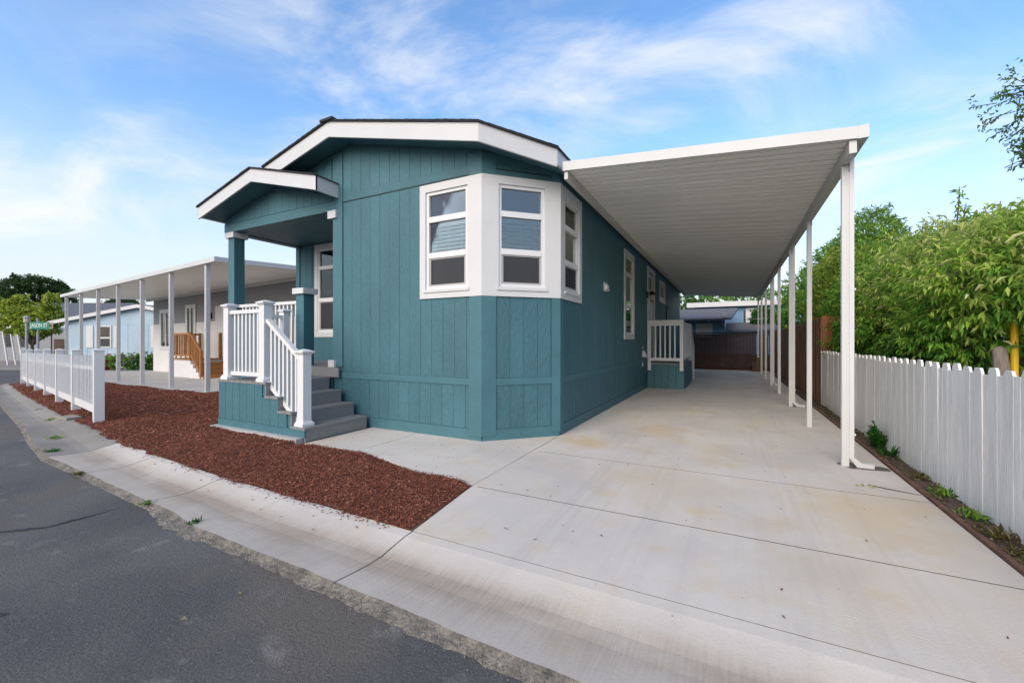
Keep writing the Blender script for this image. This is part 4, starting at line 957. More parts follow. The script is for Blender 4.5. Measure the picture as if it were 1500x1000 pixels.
OR = mat('orange_paint', (0.55, 0.12, 0.02), .5)
for dx in (0.0, .32): piece('stile', (p_[0] + dx, p_[1], -.02), (p_[0] + dx + .045, p_[1] + .03, 1.48), OR, oc, local=False)
for k in range(4): piece('rung', (p_[0] + .046, p_[1] + .005, .3 + k * .3), (p_[0] + .319, p_[1] + .025, .33 + k * .3), OR, oc, local=False)

# ------------------------------------------------------------------ back of the drive
bk = thing('slatted_gate', (-.5, 22.7, 0), 'dark brown slatted chain-link gate closing the end of the driveway', 'gate')
gm_ = MB(); x = -2.15
while x < 1.62:
    z1 = 1.72 if random.random() > .12 else 1.70
    if random.random() > 0.13: gm_.box((x, 22.70, 0.08), (x + .052, 22.706, z1))
    else: gm_.box((x, 22.70, 0.08), (x + .052, 22.706, 0.72))
    x += .06
tag(gm_.build('slat_panel', SLATD, bk), kind='stuff')
for xx in (-2.18, -.22, 1.60): piece('gate_post', (xx - .03, 22.715, 0), (xx + .03, 22.765, 1.80), BLACK, bk, local=False)
for z in (0.06, 1.75): piece('gate_rail', (-2.15, 22.72, z), (1.57, 22.755, z + .04), BLACK, bk, local=False)
fb = MB()
for i in range(60): fb.box((-2.15 + i * .062, 22.69, .08), (-2.15 + i * .062 + .056, 22.696, 0.74))
tag(fb.build('lower_slat_panel', SLATD, bk), kind='stuff')
piece('kick_board', (-2.15, 22.66, 0.0), (1.55, 22.685, 0.1), mat('kick_board_red', (0.10, 0.035, 0.03), .8, var=.4, vscale=5), bk, local=False)
for i, (s, z) in enumerate((((0.85, 21.75, 1.17, 22.1), (0.0, .42)), ((1.0, 22.12, 1.3, 22.45), (0.0, .62)))):
    tag(piece('storage_box', (s[0], s[1], z[0]), (s[2], s[3], z[1]), BROWNBOX, None), ('low brown block by the slatted gate', 'taller brown block tucked behind the low one by the gate')[i], 'box')
# blue shed and blue house behind
sh = thing('blue_shed', (-1.3, 25, 0), 'blue shed with grey shingle roof just behind the slatted gate', 'shed')
for k in range(14): piece('wall_board', (-3.1 + k * .2, 24.0, -.3), (-3.1 + k * .2 + .192, 24.03, 2.5), MBLUE, sh, local=False)
MB().box((-3.1, 24.03, -.3), (-.3, 26.5, 2.5)).build('wall', MBLUE, sh)
MB().prism([(-3.4, 23.6), (.0, 23.6), (.35, 26.9), (-3.4, 26.9)], lambda p: 2.43 + (p[1] - 23.6) * .22, lambda p: 2.52 + (p[1] - 23.6) * .22).build('roof', GSHING, sh)
piece('covered_window', (-1.65, 23.96, 1.55), (-.85, 23.998, 2.29), WHITE, sh, local=False)
for k in range(5): piece('rafter_end', (-2.9 + k * .62, 23.55, 2.33), (-2.86 + k * .62, 24.0, 2.42), MBLUE, sh, local=False)
piece('flood_light', (-.42, 23.5, 2.62), (-.18, 23.6, 2.78), OFFW, sh, local=False)
bh = thing('blue_house', (1, 30, 0), 'blue house with white roof edge and white-framed window behind the shed', 'house')
for k in range(26): piece('wall_board', (-2.0 + k * .25, 28.0, -.3), (-2.0 + k * .25 + .243, 28.03, 3.45), MBLUE, bh, local=False)
MB().box((-2.0, 28.03, -.3), (4.5, 33, 3.45)).build('wall', MBLUE, bh)
MB().box((-2.4, 27.6, 3.46), (4.9, 33.4, 3.56)).box((-2.4, 27.58, 3.40), (4.9, 27.62, 3.68)).build('roof', METALW, bh)
w_ = piece('window', (.75, 27.95, 2.35), (2.1, 27.998, 3.28), WHITE, bh, local=False); piece('pane', (.85, 27.94, 2.45), (2.0, 27.952, 3.18), DARK, w_, local=False)
lr = thing('low_shed', (1, 25.6, 0), 'low grey-roofed lean-to between the gate and the blue house', 'shed')
MB().box((-.2, 25.0, -.3), (3.0, 27, 1.86)).build('wall', MBLUE, lr)
MB().prism([(-.25, 24.7), (3.2, 24.7), (3.2, 27.3), (-.25, 27.3)], lambda p: 1.87 + (p[1] - 24.7) * .18, lambda p: 1.95 + (p[1] - 24.7) * .18).build('roof', GSHING, lr)

# ------------------------------------------------------------------ left: vinyl fence
vf = thing('white_vinyl_fence', (-9.31, 3.0, 0), 'white vinyl picket fence with square posts along the mulch bed', 'fence')
fx = np.array([-9.36, 3.02]); fd = np.array([-13.16, 2.22]) / 6.0; fu = fd / np.linalg.norm(fd); frot = math.atan2(fu[1], fu[0])
for i in range(7):
    p = fx + fd * i; z = zg(p[0])
    po = link('fence_post', MB().lathe([(.064, z - .1), (.064, z + 1.195)], (0, 0, 0), sq=True).mesh('fence_post', VINYL), vf, loc=(p[0], p[1], 0), rot=frot)
    link('post_cap', MB().lathe([(.072, z + 1.195), (.072, z + 1.215), (.03, z + 1.235), (.002, z + 1.238)], (0, 0, 0), sq=True).mesh('post_cap', VINYL), po, local=True)
    if i < 6:
        q = fx + fd * (i + 1); L = np.linalg.norm(fd); zq = zg(q[0]); sl_ = (zq - z) / L
        base = Vector((p[0], p[1], 0)); u_ = Vector((fu[0], fu[1], 0))
        def rail_(zz, hgt, nm, w=.05): MB().bar(base + u_ * .066 + Vector((0, 0, z + zz)), base + u_ * (L - .066) + Vector((0, 0, zq + zz)), w, hgt).build(nm, VINYL, vf)
        rail_(.22, .15, 'bottom_rail'); rail_(.90, .07, 'middle_rail', .064)
        pk = MB(); nn = 15; nrm = Vector((-fu[1], fu[0], 0))
        step = (L - .16) / nn
        for j in range(nn):
            c = base + u_ * (.08 + step * (j + .5)); zc_ = z + sl_ * (.08 + step * (j + .5))
            if i < 2: MB().bar(c + Vector((0, 0, zc_ + .29)) + nrm * .0, c + Vector((0, 0, zc_ + 1.11)), step * .66, .016).build('picket', VINYL, vf)
            else: pk.bar(c + Vector((0, 0, zc_ + .29)), c + Vector((0, 0, zc_ + 1.11)), step * .66, .016)
        if pk.v: tag(pk.build('picket_panel', VINYL, vf), kind='stuff')
piece('paver', (-10.55, 2.86, -.02), (-10.15, 3.06, .03), CONCO, None); tag(bpy.data.objects['paver'], 'flat grey stone lying under the vinyl fence', 'stone')

# ------------------------------------------------------------------ left neighbour: carport, house, patio
O2 = Vector((-28.35, 7.83)); R2 = math.atan2(-.099, .995)
def N2(lx, ly, z=0.0): c, s = math.cos(R2), math.sin(R2); return (O2.x + lx * c - ly * s, O2.y + lx * s + ly * c, z)
carport('carport', (O2.x, O2.y), R2, 'white aluminium carport of the grey neighbouring house over its patio', 16.1, 3.2, 3.47, 3.60,
        [15.7 - 2.526 * k for k in range(7)], 'aluminium carports', full=False, pan=0.4, pw=0.052)
pat = MB(); cs = [N2(-2.0, -.35), N2(16.6, -.35), N2(16.6, 3.35), N2(-2.0, 3.35)]
NP = 12
for i in range(NP + 1):
    for ly in (-.35, 3.35): q = N2(-2.0 + 18.6 * i / NP, ly); pat.v.append((q[0], q[1], zg(q[0]) + 0.012))
for i in range(NP): pat.f.append((2 * i, 2 * i + 2, 2 * i + 3, 2 * i + 1))
for i in range(NP + 1):
    q = N2(-2.0 + 18.6 * i / NP, -.35); pat.v.append((q[0], q[1], zg(q[0]) - .2))
b0 = 2 * (NP + 1)
for i in range(NP): pat.f.append((2 * i, b0 + i, b0 + i + 1, 2 * i + 2))
tag(pat.build('patio', CONCF), kind='structure')
h2 = thing('grey_house', N2(10, 6), 'grey and off-white neighbouring house with wooden steps beneath its carport', 'house', rot=R2)
def h2b(name, x0, y0, z0, x1, y1, z1, m, parent=h2): 
    mb = MB().box((x0, y0, z0), (x1, y1, z1)); return link(name, mb.mesh(name, m), parent, loc=(O2.x, O2.y, 0), rot=R2)
holes2 = [(2.0, 3.35, 1.05, 2.85), (5.25, 6.15, 1.35, 2.95), (8.2, 9.9, .62, 2.9)]
lw = MB(); panel_with_holes(lw, .9, 24, -.3, 2.23, holes2, 3.2, 3.35); link('lower_wall', lw.mesh('lower_wall', OFFW), h2, loc=(O2.x, O2.y, 0), rot=R2)
uw = MB(); panel_with_holes(uw, .9, 24, 2.235, 3.6, holes2, 3.21, 3.35); link('upper_wall', uw.mesh('upper_wall', GREYS), h2, loc=(O2.x, O2.y, 0), rot=R2)
h2b('side_wall', .9, 3.36, -.3, 1.05, 9.5, 3.6, LBLUE); h2b('trim_line', .95, 3.185, .52, 24, 3.198, .56, OFFW)
h2b('roof', .6, 3.25, 3.62, 24.3, 9.8, 3.72, GSHING); h2b('room_back', 1.06, 5.0, -.3, 24, 5.1, 3.6, DARK)
for x0, x1, z0, z1 in holes2[:2]:
    fr = MB(); panel_with_holes(fr, x0 - .12, x1 + .12, z0 - .12, z1 + .12, [(x0 + .08, (x0 + x1) / 2 - .04, z0 + .06, z1 - .06), ((x0 + x1) / 2 + .04, x1 - .08, z0 + .06, z1 - .06)], 3.16, 3.195)
    wi = link('window', fr.mesh('window', WHITE), h2, loc=(O2.x, O2.y, 0), rot=R2)
    h2b('pane', x0 + .08, 3.20, z0 + .06, (x0 + x1) / 2 - .04, 3.205, z1 - .06, GLASS, wi); h2b('pane', (x0 + x1) / 2 + .04, 3.20, z0 + .06, x1 - .08, 3.205, z1 - .06, GLASS, wi)
dd = h2b('double_door', 8.22, 3.19, .64, 9.88, 3.24, 2.88, OFFW); h2b('door_leaf', 8.28, 3.17, .68, 9.03, 3.188, 2.84, WHITE, dd); h2b('door_leaf', 9.07, 3.17, .68, 9.82, 3.188, 2.84, WHITE, dd)
h2b('junction_box', 6.5, 3.13, 1.05, 6.75, 3.195, 1.3, OFFW); h2b('wall_lamp', 7.75, 3.1, 2.35, 7.9, 3.2, 2.6, BLACK)
# cedar steps of the grey house
cs_ = thing('cedar_steps', N2(8.5, 2.5), 'orange cedar steps and railing at the grey house door', 'stairs', rot=R2)
def csb(name, lo, hi, m=ORANGEW): mb = MB().box(lo, hi); return link(name, mb.mesh(name, m), cs_, loc=(O2.x, O2.y, 0), rot=R2)
csb('platform_skirt', (6.9, 2.05, -.2), (8.9, 3.15, .60), OFFW); csb('platform', (6.85, 2.0, .602), (8.95, 3.15, .64))
for k in range(4): csb('step', (8.96 + k * .27, 2.1, -.2), (9.22 + k * .27, 3.1, .50 - k * .155)); csb('stringer', (8.96 + k * .27, 2.02, -.2), (9.22 + k * .27, 2.09, .44 - k * .155), OFFW)
for lx in (6.9, 8.86): csb('rail_post', (lx, 2.0, .642), (lx + .09, 2.09, 1.72))
csb('top_rail', (6.99, 2.01, 1.62), (8.86, 2.08, 1.70)); csb('bottom_rail', (6.99, 2.02, .74), (8.86, 2.07, .80))
for k in range(10): csb('baluster', (7.06 + k * .18, 2.025, .801), (7.10 + k * .18, 2.065, 1.619))
csb('rail_post', (6.9, 3.05, .642), (6.99, 3.14, 1.72)); csb('top_rail', (6.91, 2.095, 1.62), (6.98, 3.045, 1.70))
for k in range(5): csb('baluster', (6.925, 2.2 + k * .17, .645), (6.965, 2.24 + k * .17, 1.619))
csb('rail_post', (9.9, 2.0, -.2), (9.99, 2.09, 1.0))
sr = MB().bar((8.955, 2.045, 1.66), (9.9, 2.045, .98), .06, .08).bar((8.955, 2.045, .80), (9.9, 2.045, .12), .05, .06)
link('sloping_rail', sr.mesh('sloping_rail', ORANGEW), cs_, loc=(O2.x, O2.y, 0), rot=R2)
for k in range(6): t = (k + .7) / 6.6; csb('baluster', (8.955 + .945 * t, 2.025, .80 - .68 * t), (8.995 + .945 * t, 2.065, 1.66 - .68 * t))
csb('rail_post', (8.86, 3.06, .642), (8.95, 3.14, 1.72)); 

# ------------------------------------------------------------------ farther left: light blue house, grey roofed house, trees, sign
FR = CAM_A        # facade roughly square to the photograph's view
def FD(px, d): return at_depth(px, d)
DB = 25.0
def bl(name, px0, px1, z0, z1, d0, d1, m, parent):
    r0, r1 = (px0 - 750) / F2 * DB, (px1 - 750) / F2 * DB
    mb = MB().box((r0, d0, z0), (r1, d1, z1)); return link(name, mb.mesh(name, m), parent, rot=FR)
c_ = at_depth(200, 28)
b3 = thing('light_blue_house', (c_[0], c_[1], zg(c_[0])), 'light blue gabled house with white shutters across the side street', 'house')
rx = lambda px: (px - 750) / F2 * DB
rl_, rp, rr = rx(99), rx(207), rx(315)
gp = MB(); pr = [(rl_, -.3), (rr, -.3), (rr, 2.66), (rp, 3.45), (rl_, 2.66)]; n = 5
gp.add([(x, DB, z) for x, z in pr] + [(x, DB + .1, z) for x, z in pr], [tuple(range(n)), tuple(range(2 * n - 1, n - 1, -1))] + [(i, n + i, n + (i + 1) % n, (i + 1) % n) for i in range(n)])
gw = link('gable_wall', gp.mesh('gable_wall', LBLUE), b3, rot=FR)
k = 0; xx = rl_ + .02
while xx < rr - .1:
    e = xx + 1.2; link('siding_panel', MB().box((xx, DB - .012, .2), (e - .02, DB - .001, 2.36)).mesh('siding_panel', LBLUE), gw, rot=FR); xx = e
link('seam', MB().box((rl_, DB - .016, 2.37), (rr, DB - .001, 2.41)).mesh('seam', LBLUE), b3, rot=FR)
link('skirting', MB().box((rl_, DB - .03, -.3), (rr, DB - .004, .18)).mesh('skirting', OFFW), b3, rot=FR)
link('side_wall', MB().box((rl_, DB + .11, -.3), (rl_ + .1, DB + 14, 2.66)).mesh('side_wall', LBLUE), b3, rot=FR)
def slope(name, xa, za, xb, zb, d0, d1, th, m):
    mb = MB().hexa([(xa, d0, za), (xb, d0, zb), (xb, d1, zb), (xa, d1, za)], [(xa, d0, za + th), (xb, d0, zb + th), (xb, d1, zb + th), (xa, d1, za + th)]); return link(name, mb.mesh(name, m), b3, rot=FR)
slope('roof', rl_ - .9, 2.49, rp, 3.50, DB - .25, DB + 14, .06, GSHING); slope('roof', rp, 3.50, rr + .6, 2.60, DB - .25, DB + 14, .06, GSHING)
slope('fascia', rl_ - .9, 2.33, rp, 3.34, DB - .30, DB - .26, .2, WHITE); slope('fascia', rp, 3.34, rr + .6, 2.44, DB - .30, DB - .26, .2, WHITE)
w_ = bl('window', 141, 164, .98, 2.30, DB - .05, DB - .013, WHITE, b3)
bl('pane', 143, 162, 1.62, 2.22, DB - .06, DB - .052, GLASS, w_); bl('pane', 143, 162, 1.06, 1.52, DB - .06, DB - .052, DARK, w_)
for a, c in ((127.5, 137.5), (168, 175), (222, 232)):
    s_ = bl('shutter', a, c, .98, 2.28, DB - .05, DB - .013, WHITE, b3)
    for q in range(6): bl('louvre', a + 1, c - 1, 1.05 + q * .2, 1.2 + q * .2, DB - .058, DB - .051, WHITE, s_)
# grey-roofed house further back
c_ = at_depth(60, 40); DB2 = 36.0; r2 = lambda px: (px - 750) / F2 * DB2
g4 = thing('grey_roofed_house', (c_[0], c_[1], zg(c_[0])), 'house with a broad dark grey roof behind the light blue house', 'house')
link('wall', MB().box((r2(-60), DB2, -.4), (r2(190), DB2 + 10, 3.2)).mesh('wall', GREYS), g4, rot=FR)
mb = MB().hexa([(r2(-75), DB2 - .6, 3.1), (r2(205), DB2 - .6, 3.1), (r2(195), DB2 + 5, 3.1), (r2(-75), DB2 + 5, 3.1)], [(r2(-65), DB2 - .6, 3.16), (r2(200), DB2 - .6, 3.16), (r2(120), DB2 + 4.9, 5.1), (r2(-20), DB2 + 4.9, 5.1)])
link('roof', mb.mesh('roof', mat('dark_grey_roof', (0.11, 0.115, 0.125), .85, var=.3, vscale=3, bump=.3, bscale=12)), g4, rot=FR)
link('fascia', MB().box((r2(-75), DB2 - .66, 3.0), (r2(205), DB2 - .61, 3.18)).mesh('fascia', WHITE), g4, rot=FR)
for px in (8, 30, 150): link('window', MB().box((r2(px), DB2 - .05, .9), (r2(px + 10), DB2 - .002, 2.2)).mesh('window', DARK), g4, rot=FR)
# carport with raking poles at the far left
DC = 29.0; rc_ = lambda px: (px - 750) / F2 * DC
fc = thing('flat_carport', (*at_depth(10, DC + 2), zg(-40)), 'flat carport with slanting pale poles beyond the vinyl fence', 'carport')
zc0 = zg(-40) - .06
mb = MB().hexa([(rc_(-60), DC, 2.72), (rc_(38), DC, 2.12), (rc_(38), DC + 5, 2.12), (rc_(-60), DC + 5, 2.72)], [(rc_(-60), DC, 2.98), (rc_(38), DC, 2.36), (rc_(38), DC + 5, 2.36), (rc_(-60), DC + 5, 2.98)])
link('roof', mb.mesh('roof', OFFW), fc, rot=FR)
for px in (-40, -22, -5, 7, 17, 28):
    top = 2.12 + (38 - px) / 98 * .6; mb = MB().bar((rc_(px), DC + .3, top), (rc_(px + 9), DC + .3, zc0), .07, .07); link('pole', mb.mesh('pole', OFFW), fc, rot=FR)
df = thing('dark_fence', (*at_depth(10, DC + 6), zg(-40)), 'dark board fence in the shade behind the flat carport', 'fence')
for k in range(22): link('fence_board', MB().box((rc_(-60) + k * .22, DC + 6, zc0), (rc_(-60) + k * .22 + .21, DC + 6.04, 1.55)).mesh('fence_board', SLATD), df, rot=FR)
cpad = MB(); q = [at_depth(-70, 24.6), at_depth(45, 24.6), at_depth(45, 36), at_depth(-70, 36)]
cpad.prism(q, -.4, zg(-40) - .035); tag(cpad.build('carport_pad', CONCO), kind='structure')
# planting bed in front of the light blue house
q = [at_depth(60, 22.9), at_depth(260, 22.9), at_depth(300, 40), at_depth(45, 40)]
tag(MB().prism(q, -.4, zg(-40) + .02).build('planting_bed', CONCO), kind='structure')

# street sign on two grey lamp posts
sg = thing('street_sign', (*at_depth(56, 20.2), zg(-26)), 'green street name sign with white letters reading JASON ST', 'street sign')
zs = zg(-26) - .07
DS = 20.0; rs = lambda px: (px - 750) / F2 * DS
def lamp_post(px, d, zt, label):
    x_, y_ = at_depth(px, d); o = thing('lamp_post', (x_, y_, zs), label, 'lamp post', 'lamp posts by the street sign')
    MB().tube([(x_, y_, zs), (x_, y_, zt)], .055, 10).build('pole', GREYM, o)
    MB().lathe([(.06, zt), (.10, zt + .03), (.12, zt + .22), (.10, zt + .24)], (x_, y_, 0), 8).build('lantern', LAMP_GLASS, o)
    MB().lathe([(.14, zt + .241), (.09, zt + .30), (.02, zt + .36)], (x_, y_, 0), 8).build('lantern_cap', GREYM, o)
lamp_post(39, 20.3, 2.25, 'grey lamp post at the open end of the street sign')
MB().tube([(*at_depth(55.5, 20.15), zs), (*at_depth(55.5, 20.15), 2.45)], .05, 10).build('pole', GREYM, sg)
link('sign_plate', MB().box((rs(42.5), DS, 1.93), (rs(72), DS + .012, 2.28)).mesh('sign_plate', GREEN_SIGN), sg, rot=FR)
tcv = bpy.data.curves.new('sign_text', 'FONT'); tcv.body = 'JASON ST'; tcv.size = 0.27; tcv.align_x = 'CENTER'; tcv.align_y = 'CENTER'; tcv.extrude = 0.002; tcv.offset = 0.004
to = bpy.data.objects.new('tmp', tcv); COL.objects.link(to); bpy.context.view_layer.update()
tme = bpy.data.meshes.new_from_object(to.evaluated_get(bpy.context.evaluated_depsgraph_get())); bpy.data.objects.remove(to)
tme.materials.clear(); tme.materials.append(mat('sign_white', (.55, .6, .57), .4))
vx = np.zeros(len(tme.vertices) * 3, np.float32); tme.vertices.foreach_get('co', vx); vx = vx.reshape(-1, 3)
w_t = vx[:, 0].max() - vx[:, 0].min(); sc_ = (rs(70) - rs(44.5)) / w_t
vx = np.stack([vx[:, 0] * sc_ + (rs(44.5) + rs(70)) / 2, DS - .006 - vx[:, 2] * .5, vx[:, 1] * 1.0 + 2.105], 1)
tme.vertices.foreach_set('co', vx.astype(np.float32).ravel()); tme.update()
link('lettering', tme, sg, rot=FR)
ms = thing('small_sign', (*at_depth(76, 20.6), zs), 'small brown and white sign on a thin dark post', 'sign')
x_, y_ = at_depth(75.5, 20.6); MB().tube([(x_, y_, zs), (x_, y_, 2.3)], .025, 8).build('pole', BLACK, ms)
q = (75.5 - 750) / F2 * 20.6; link('plate', MB().box((q - .12, 20.55, 1.96), (q + .12, 20.57, 2.3)).mesh('plate', mat('tan_sign', (.42, .34, .25), .5)), ms, rot=FR)
link('emblem', MB().lathe([(.075, 0), (.075, .004)], (0, 0, 0), 16).mesh('emblem', mat('brown_emblem', (.13, .07, .04), .5)), ms, rot=FR)
bpy.data.objects['emblem'].location = (CA * q - SA * 20.545, SA * q + CA * 20.545, 2.14); bpy.data.objects['emblem'].rotation_euler = (R(90), 0, FR)

# ------------------------------------------------------------------ plants
def leaves(P, D, ln, wd, fold=0.35, m=None, rnd=None, name='crown', curl=0.25):
    """P base points, D directions (unit); each leaf a folded blade"""
    n = len(P); up = np.tile([0, 0, 1.0], (n, 1)) + rng.normal(0, .35, (n, 3))
    s = np.cross(D, up); s /= np.linalg.norm(s, axis=1, keepdims=True) + 1e-9; u = np.cross(s, D)
    ln = np.asarray(ln)[:, None]; wd = np.asarray(wd)[:, None]
    mid = P + D * ln * .45; tip = P + D * ln - u * ln * curl
    l = mid + s * wd / 2 + u * wd * fold; r = mid - s * wd / 2 + u * wd * fold
    V = np.stack([P, r, tip, l], 1).reshape(-1, 3)
    i = np.arange(n)[:, None] * 4; Fq = np.concatenate([np.concatenate([i, i + 1, i + 2], 1), np.concatenate([i, i + 2, i + 3], 1)], 1).reshape(-1, 3)
    return arr_mesh(name, V, Fq, m, np.repeat(np.clip(rnd, 0, 1), 2))
def rdir(n, zbias=0.0):
    d = rng.normal(0, 1, (n, 3)); d[:, 2] += zbias; return d / (np.linalg.norm(d, axis=1, keepdims=True) + 1e-9)
def tree(name, label, base, blobs, n_tw, per, ln, wd, m, trunk_r=.06, droop=.4, cat='tree', group=None, bark=BARK, shell=.55, twig=.22, light=0.5, forks=5, spikes=0, shoots=()):
    """trunk and limbs reaching into ellipsoid clumps; twigs with leaves fill the clumps, denser to the outside"""
    bx_, by_, bz_ = base; o = thing(name, base, label, cat, group)
    P, D, C_ = [], [], []; tot = sum(b[3] * b[4] * b[5] for b in blobs) ** 1.0
    tr = MB(); top = max(b[2] for b in blobs)
    cen = np.mean([b[:3] for b in blobs], 0)
    tr.tube([(bx_, by_, bz_), (bx_ + (cen[0] - bx_) * .25 + rng.normal(0, .05), by_ + (cen[1] - by_) * .25, bz_ + (cen[2] - bz_) * .45), tuple(cen)], [trunk_r, trunk_r * .75, trunk_r * .45], 8)
    st0 = Vector((bx_ + (cen[0] - bx_) * .2, by_ + (cen[1] - by_) * .2, bz_ + (cen[2] - bz_) * .4))
    limb_pts = []
    for b in blobs:
        for f in range(max(1, forks)):
            e = Vector(b[:3]) + Vector(rng.uniform(-.6, .6, 3)) * Vector(b[3:6]).length * .55
            midp = st0.lerp(e, .5) + Vector(rng.normal(0, .06, 3)) * (e - st0).length
            tr.tube([st0, midp, e], [trunk_r * .42, trunk_r * .26, trunk_r * .08], 5)
    tws = []
    lo_z = min(b[2] - b[5] for b in blobs); hi_z = max(b[2] + b[5] for b in blobs)
    RN = []
    for b in blobs:
        k = int(n_tw * (b[3] * b[4] * b[5]) ** .75 / sum((c[3] * c[4] * c[5]) ** .75 for c in blobs)); k = max(k, 12)
        d = rdir(k); rr_ = rng.uniform(0, 1, k) ** (1 / 3.0) * (1 - shell) + shell * rng.uniform(.75, 1.08, k)
        # lumpy outline
        lump = 1 + .16 * np.sin(d[:, 0] * 5 + b[0] * 3) * np.sin(d[:, 1] * 6 + 1) + .10 * np.sin(d[:, 2] * 8 + b[1] * 5)
        c = np.array(b[:3]) + d * rr_[:, None] * lump[:, None] * np.array(b[3:6])
        tdir = d * .8 + rng.normal(0, .45, (k, 3)); tdir[:, 2] += .25; tdir /= np.linalg.norm(tdir, axis=1, keepdims=True)
        tone = rng.beta(2, 2.4, k)
        for q in range(per):
            t = (q + .5) / per
            pp = c + tdir * twig * (t - .4)[None] if False else c + tdir * (twig * (t - .35))
            dd = rdir(k) * .75 + tdir * .65; dd[:, 2] -= droop; dd /= np.linalg.norm(dd, axis=1, keepdims=True)
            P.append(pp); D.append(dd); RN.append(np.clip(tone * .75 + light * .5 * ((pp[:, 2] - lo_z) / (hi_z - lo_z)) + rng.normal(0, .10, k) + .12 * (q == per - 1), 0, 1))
        sub = rng.choice(k, min(k, 160), replace=False)
        for i in sub[:60]:
            a = c[i] - tdir[i] * twig * .9; tr.tube([tuple(a), tuple(c[i] + tdir[i] * twig * .5)], [.007, .003], 4)
    for (sx, sy, sz, hgt) in shoots:         # bare shoots with a tuft of leaves at the tip
        tr.tube([tuple(cen), (sx, sy, sz - .1), (sx + .03, sy, sz + hgt * .5), (sx + .05, sy + .02, sz + hgt)], [.014, .012, .009, .005], 5)
        k = 26; tt = rng.uniform(0.35, 1.0, (k, 1)); c = np.array([sx + .03, sy + .01, sz]) + np.array([.02, .01, hgt]) * tt + rng.normal(0, .02, (k, 3)); dd = rdir(k); dd[:, 2] -= .25; dd /= np.linalg.norm(dd, axis=1, keepdims=True)
        P.append(c); D.append(dd); RN.append(rng.uniform(.3, .75, k))
    P = np.concatenate(P); D = np.concatenate(D); RN = np.concatenate(RN); n = len(P)
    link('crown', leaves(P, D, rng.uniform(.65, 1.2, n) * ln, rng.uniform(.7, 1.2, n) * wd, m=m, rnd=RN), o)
    tr.build('trunk', bark, o, smooth=True)
    if spikes:
        sp_ = MB()
        for _ in range(spikes):
            b = blobs[rng.integers(len(blobs))]; d = rdir(1, .3)[0]; d[1] -= .3; c = np.array(b[:3]) + d * np.array(b[3:6]) * .98; e = c + np.array([rng.normal(0, .10), rng.normal(0, .10), rng.uniform(-.08, .12)])
            sp_.tube([tuple(c), tuple((c + e) / 2 + np.array([0, 0, .02])), tuple(e)], [.006, .014, .004], 5)
        tag(sp_.build('flower_spike', mat('cream_flower', (.52, .50, .26), .8, var=.3, vscale=30), o), kind='stuff')
    return o
def blob(px, py, d, rpx, rz=None): X, Y_, Z = at_depth(px, d, py); r_ = rpx / F2 * d; return (X, Y_, Z, r_, r_, (rz or rpx) / F2 * d)
GB = 'trees and bushes behind the driveway fences'
tree('long_leaved_tree', 'long-leaved tree with cream flower spikes beside the yellow post', (3.0, 6.0, -.02), [(2.85, 6.5, 2.05, .85, .95, .62), (3.2, 5.7, 2.05, .8, .8, .6), (2.6, 7.1, 1.5, .5, .8, .5), (3.7, 6.8, 2.25, .9, 1.0, .62)], 3500, 10, .100, .027, LEAF_LONG, .055, bark=BARKG, spikes=60, group=GB, light=1.05, twig=.3, droop=.5, shoots=((2.8, 6.7, 2.5, .35), (3.1, 6.9, 2.6, .4), (2.95, 6.2, 2.5, .3), (3.4, 7.0, 2.7, .35)))
tree('long_leaved_tree', 'long-leaved tree with tall bare shoots above its crown', (3.2, 8.6, -.02), [(2.95, 8.4, 2.25, .9, .95, .80), (2.7, 9.3, 1.65, .75, 1.0, .75), (3.4, 9.0, 2.5, .9, 1.0, .65), (3.9, 8.2, 2.3, .9, .9, .8), (2.6, 7.9, 1.5, .5, .8, .6), (2.9, 9.9, 2.2, .8, .8, .9)], 3700, 10, .105, .028, LEAF_LONG, .06, bark=BARK, spikes=30, group=GB, light=1.05, twig=.28, shoots=((2.86, 8.3, 2.95, .62), (2.62, 8.8, 2.8, .42), (2.95, 8.4, 2.95, .35), (3.35, 8.5, 2.95, .4), (3.15, 8.6, 2.95, .3), (3.7, 8.7, 2.9, .4), (2.75, 9.6, 2.75, .4), (3.0, 9.3, 2.9, .35)))
tree('dense_bush', 'dense dark green bush behind the start of the brown fence', (3.2, 11.6, -.02), [(3.0, 11.3, 2.2, 1.05, 1.1, 1.2), (2.5, 10.6, 1.35, .7, .9, .9), (3.6, 12.2, 2.35, 1.1, 1.2, 1.25), (2.55, 12.4, 1.75, .6, .9, 1.1)], 3300, 9, .085, .033, LEAF_MID, .07, group=GB, light=.85, cat='bush')
tree('yellowish_bush', 'yellow-green bush showing between the carport posts', (3.5, 14.6, -.02), [(3.2, 14.4, 2.6, 1.2, 1.4, 1.4), (3.0, 15.6, 2.5, 1.0, 1.3, 1.5), (3.9, 14.9, 2.8, 1.1, 1.2, 1.3)], 2300, 9, .10, .045, LEAF_YELG, .08, group=GB, light=.7, cat='bush')
tree('feathery_tree', 'tall light green tree rising behind the carport beam', (4.9, 19.4, -.02), [(4.3, 19.0, 4.6, 1.2, 1.2, 0.9), (4.6, 19.6, 5.55, .7, .7, .7), (3.7, 18.6, 3.9, 1.2, 1.2, 1.1), (4.4, 18.3, 2.6, 1.2, 1.2, 1.3)], 2000, 9, .14, .045, LEAF_LIGHT, .11, group=GB, light=.3)
tree('dense_bush', 'dark green bush at the far end of the brown fence', (3.4, 22.5, -.02), [(3.0, 21.9, 2.6, 1.2, 1.4, 1.6), (3.7, 23.5, 3.4, 1.5, 1.5, 1.7), (2.6, 20.2, 2.1, .8, 1.3, 1.3)], 1500, 9, .14, .06, LEAF_MID, .09, group=GB, light=.4, cat='bush')
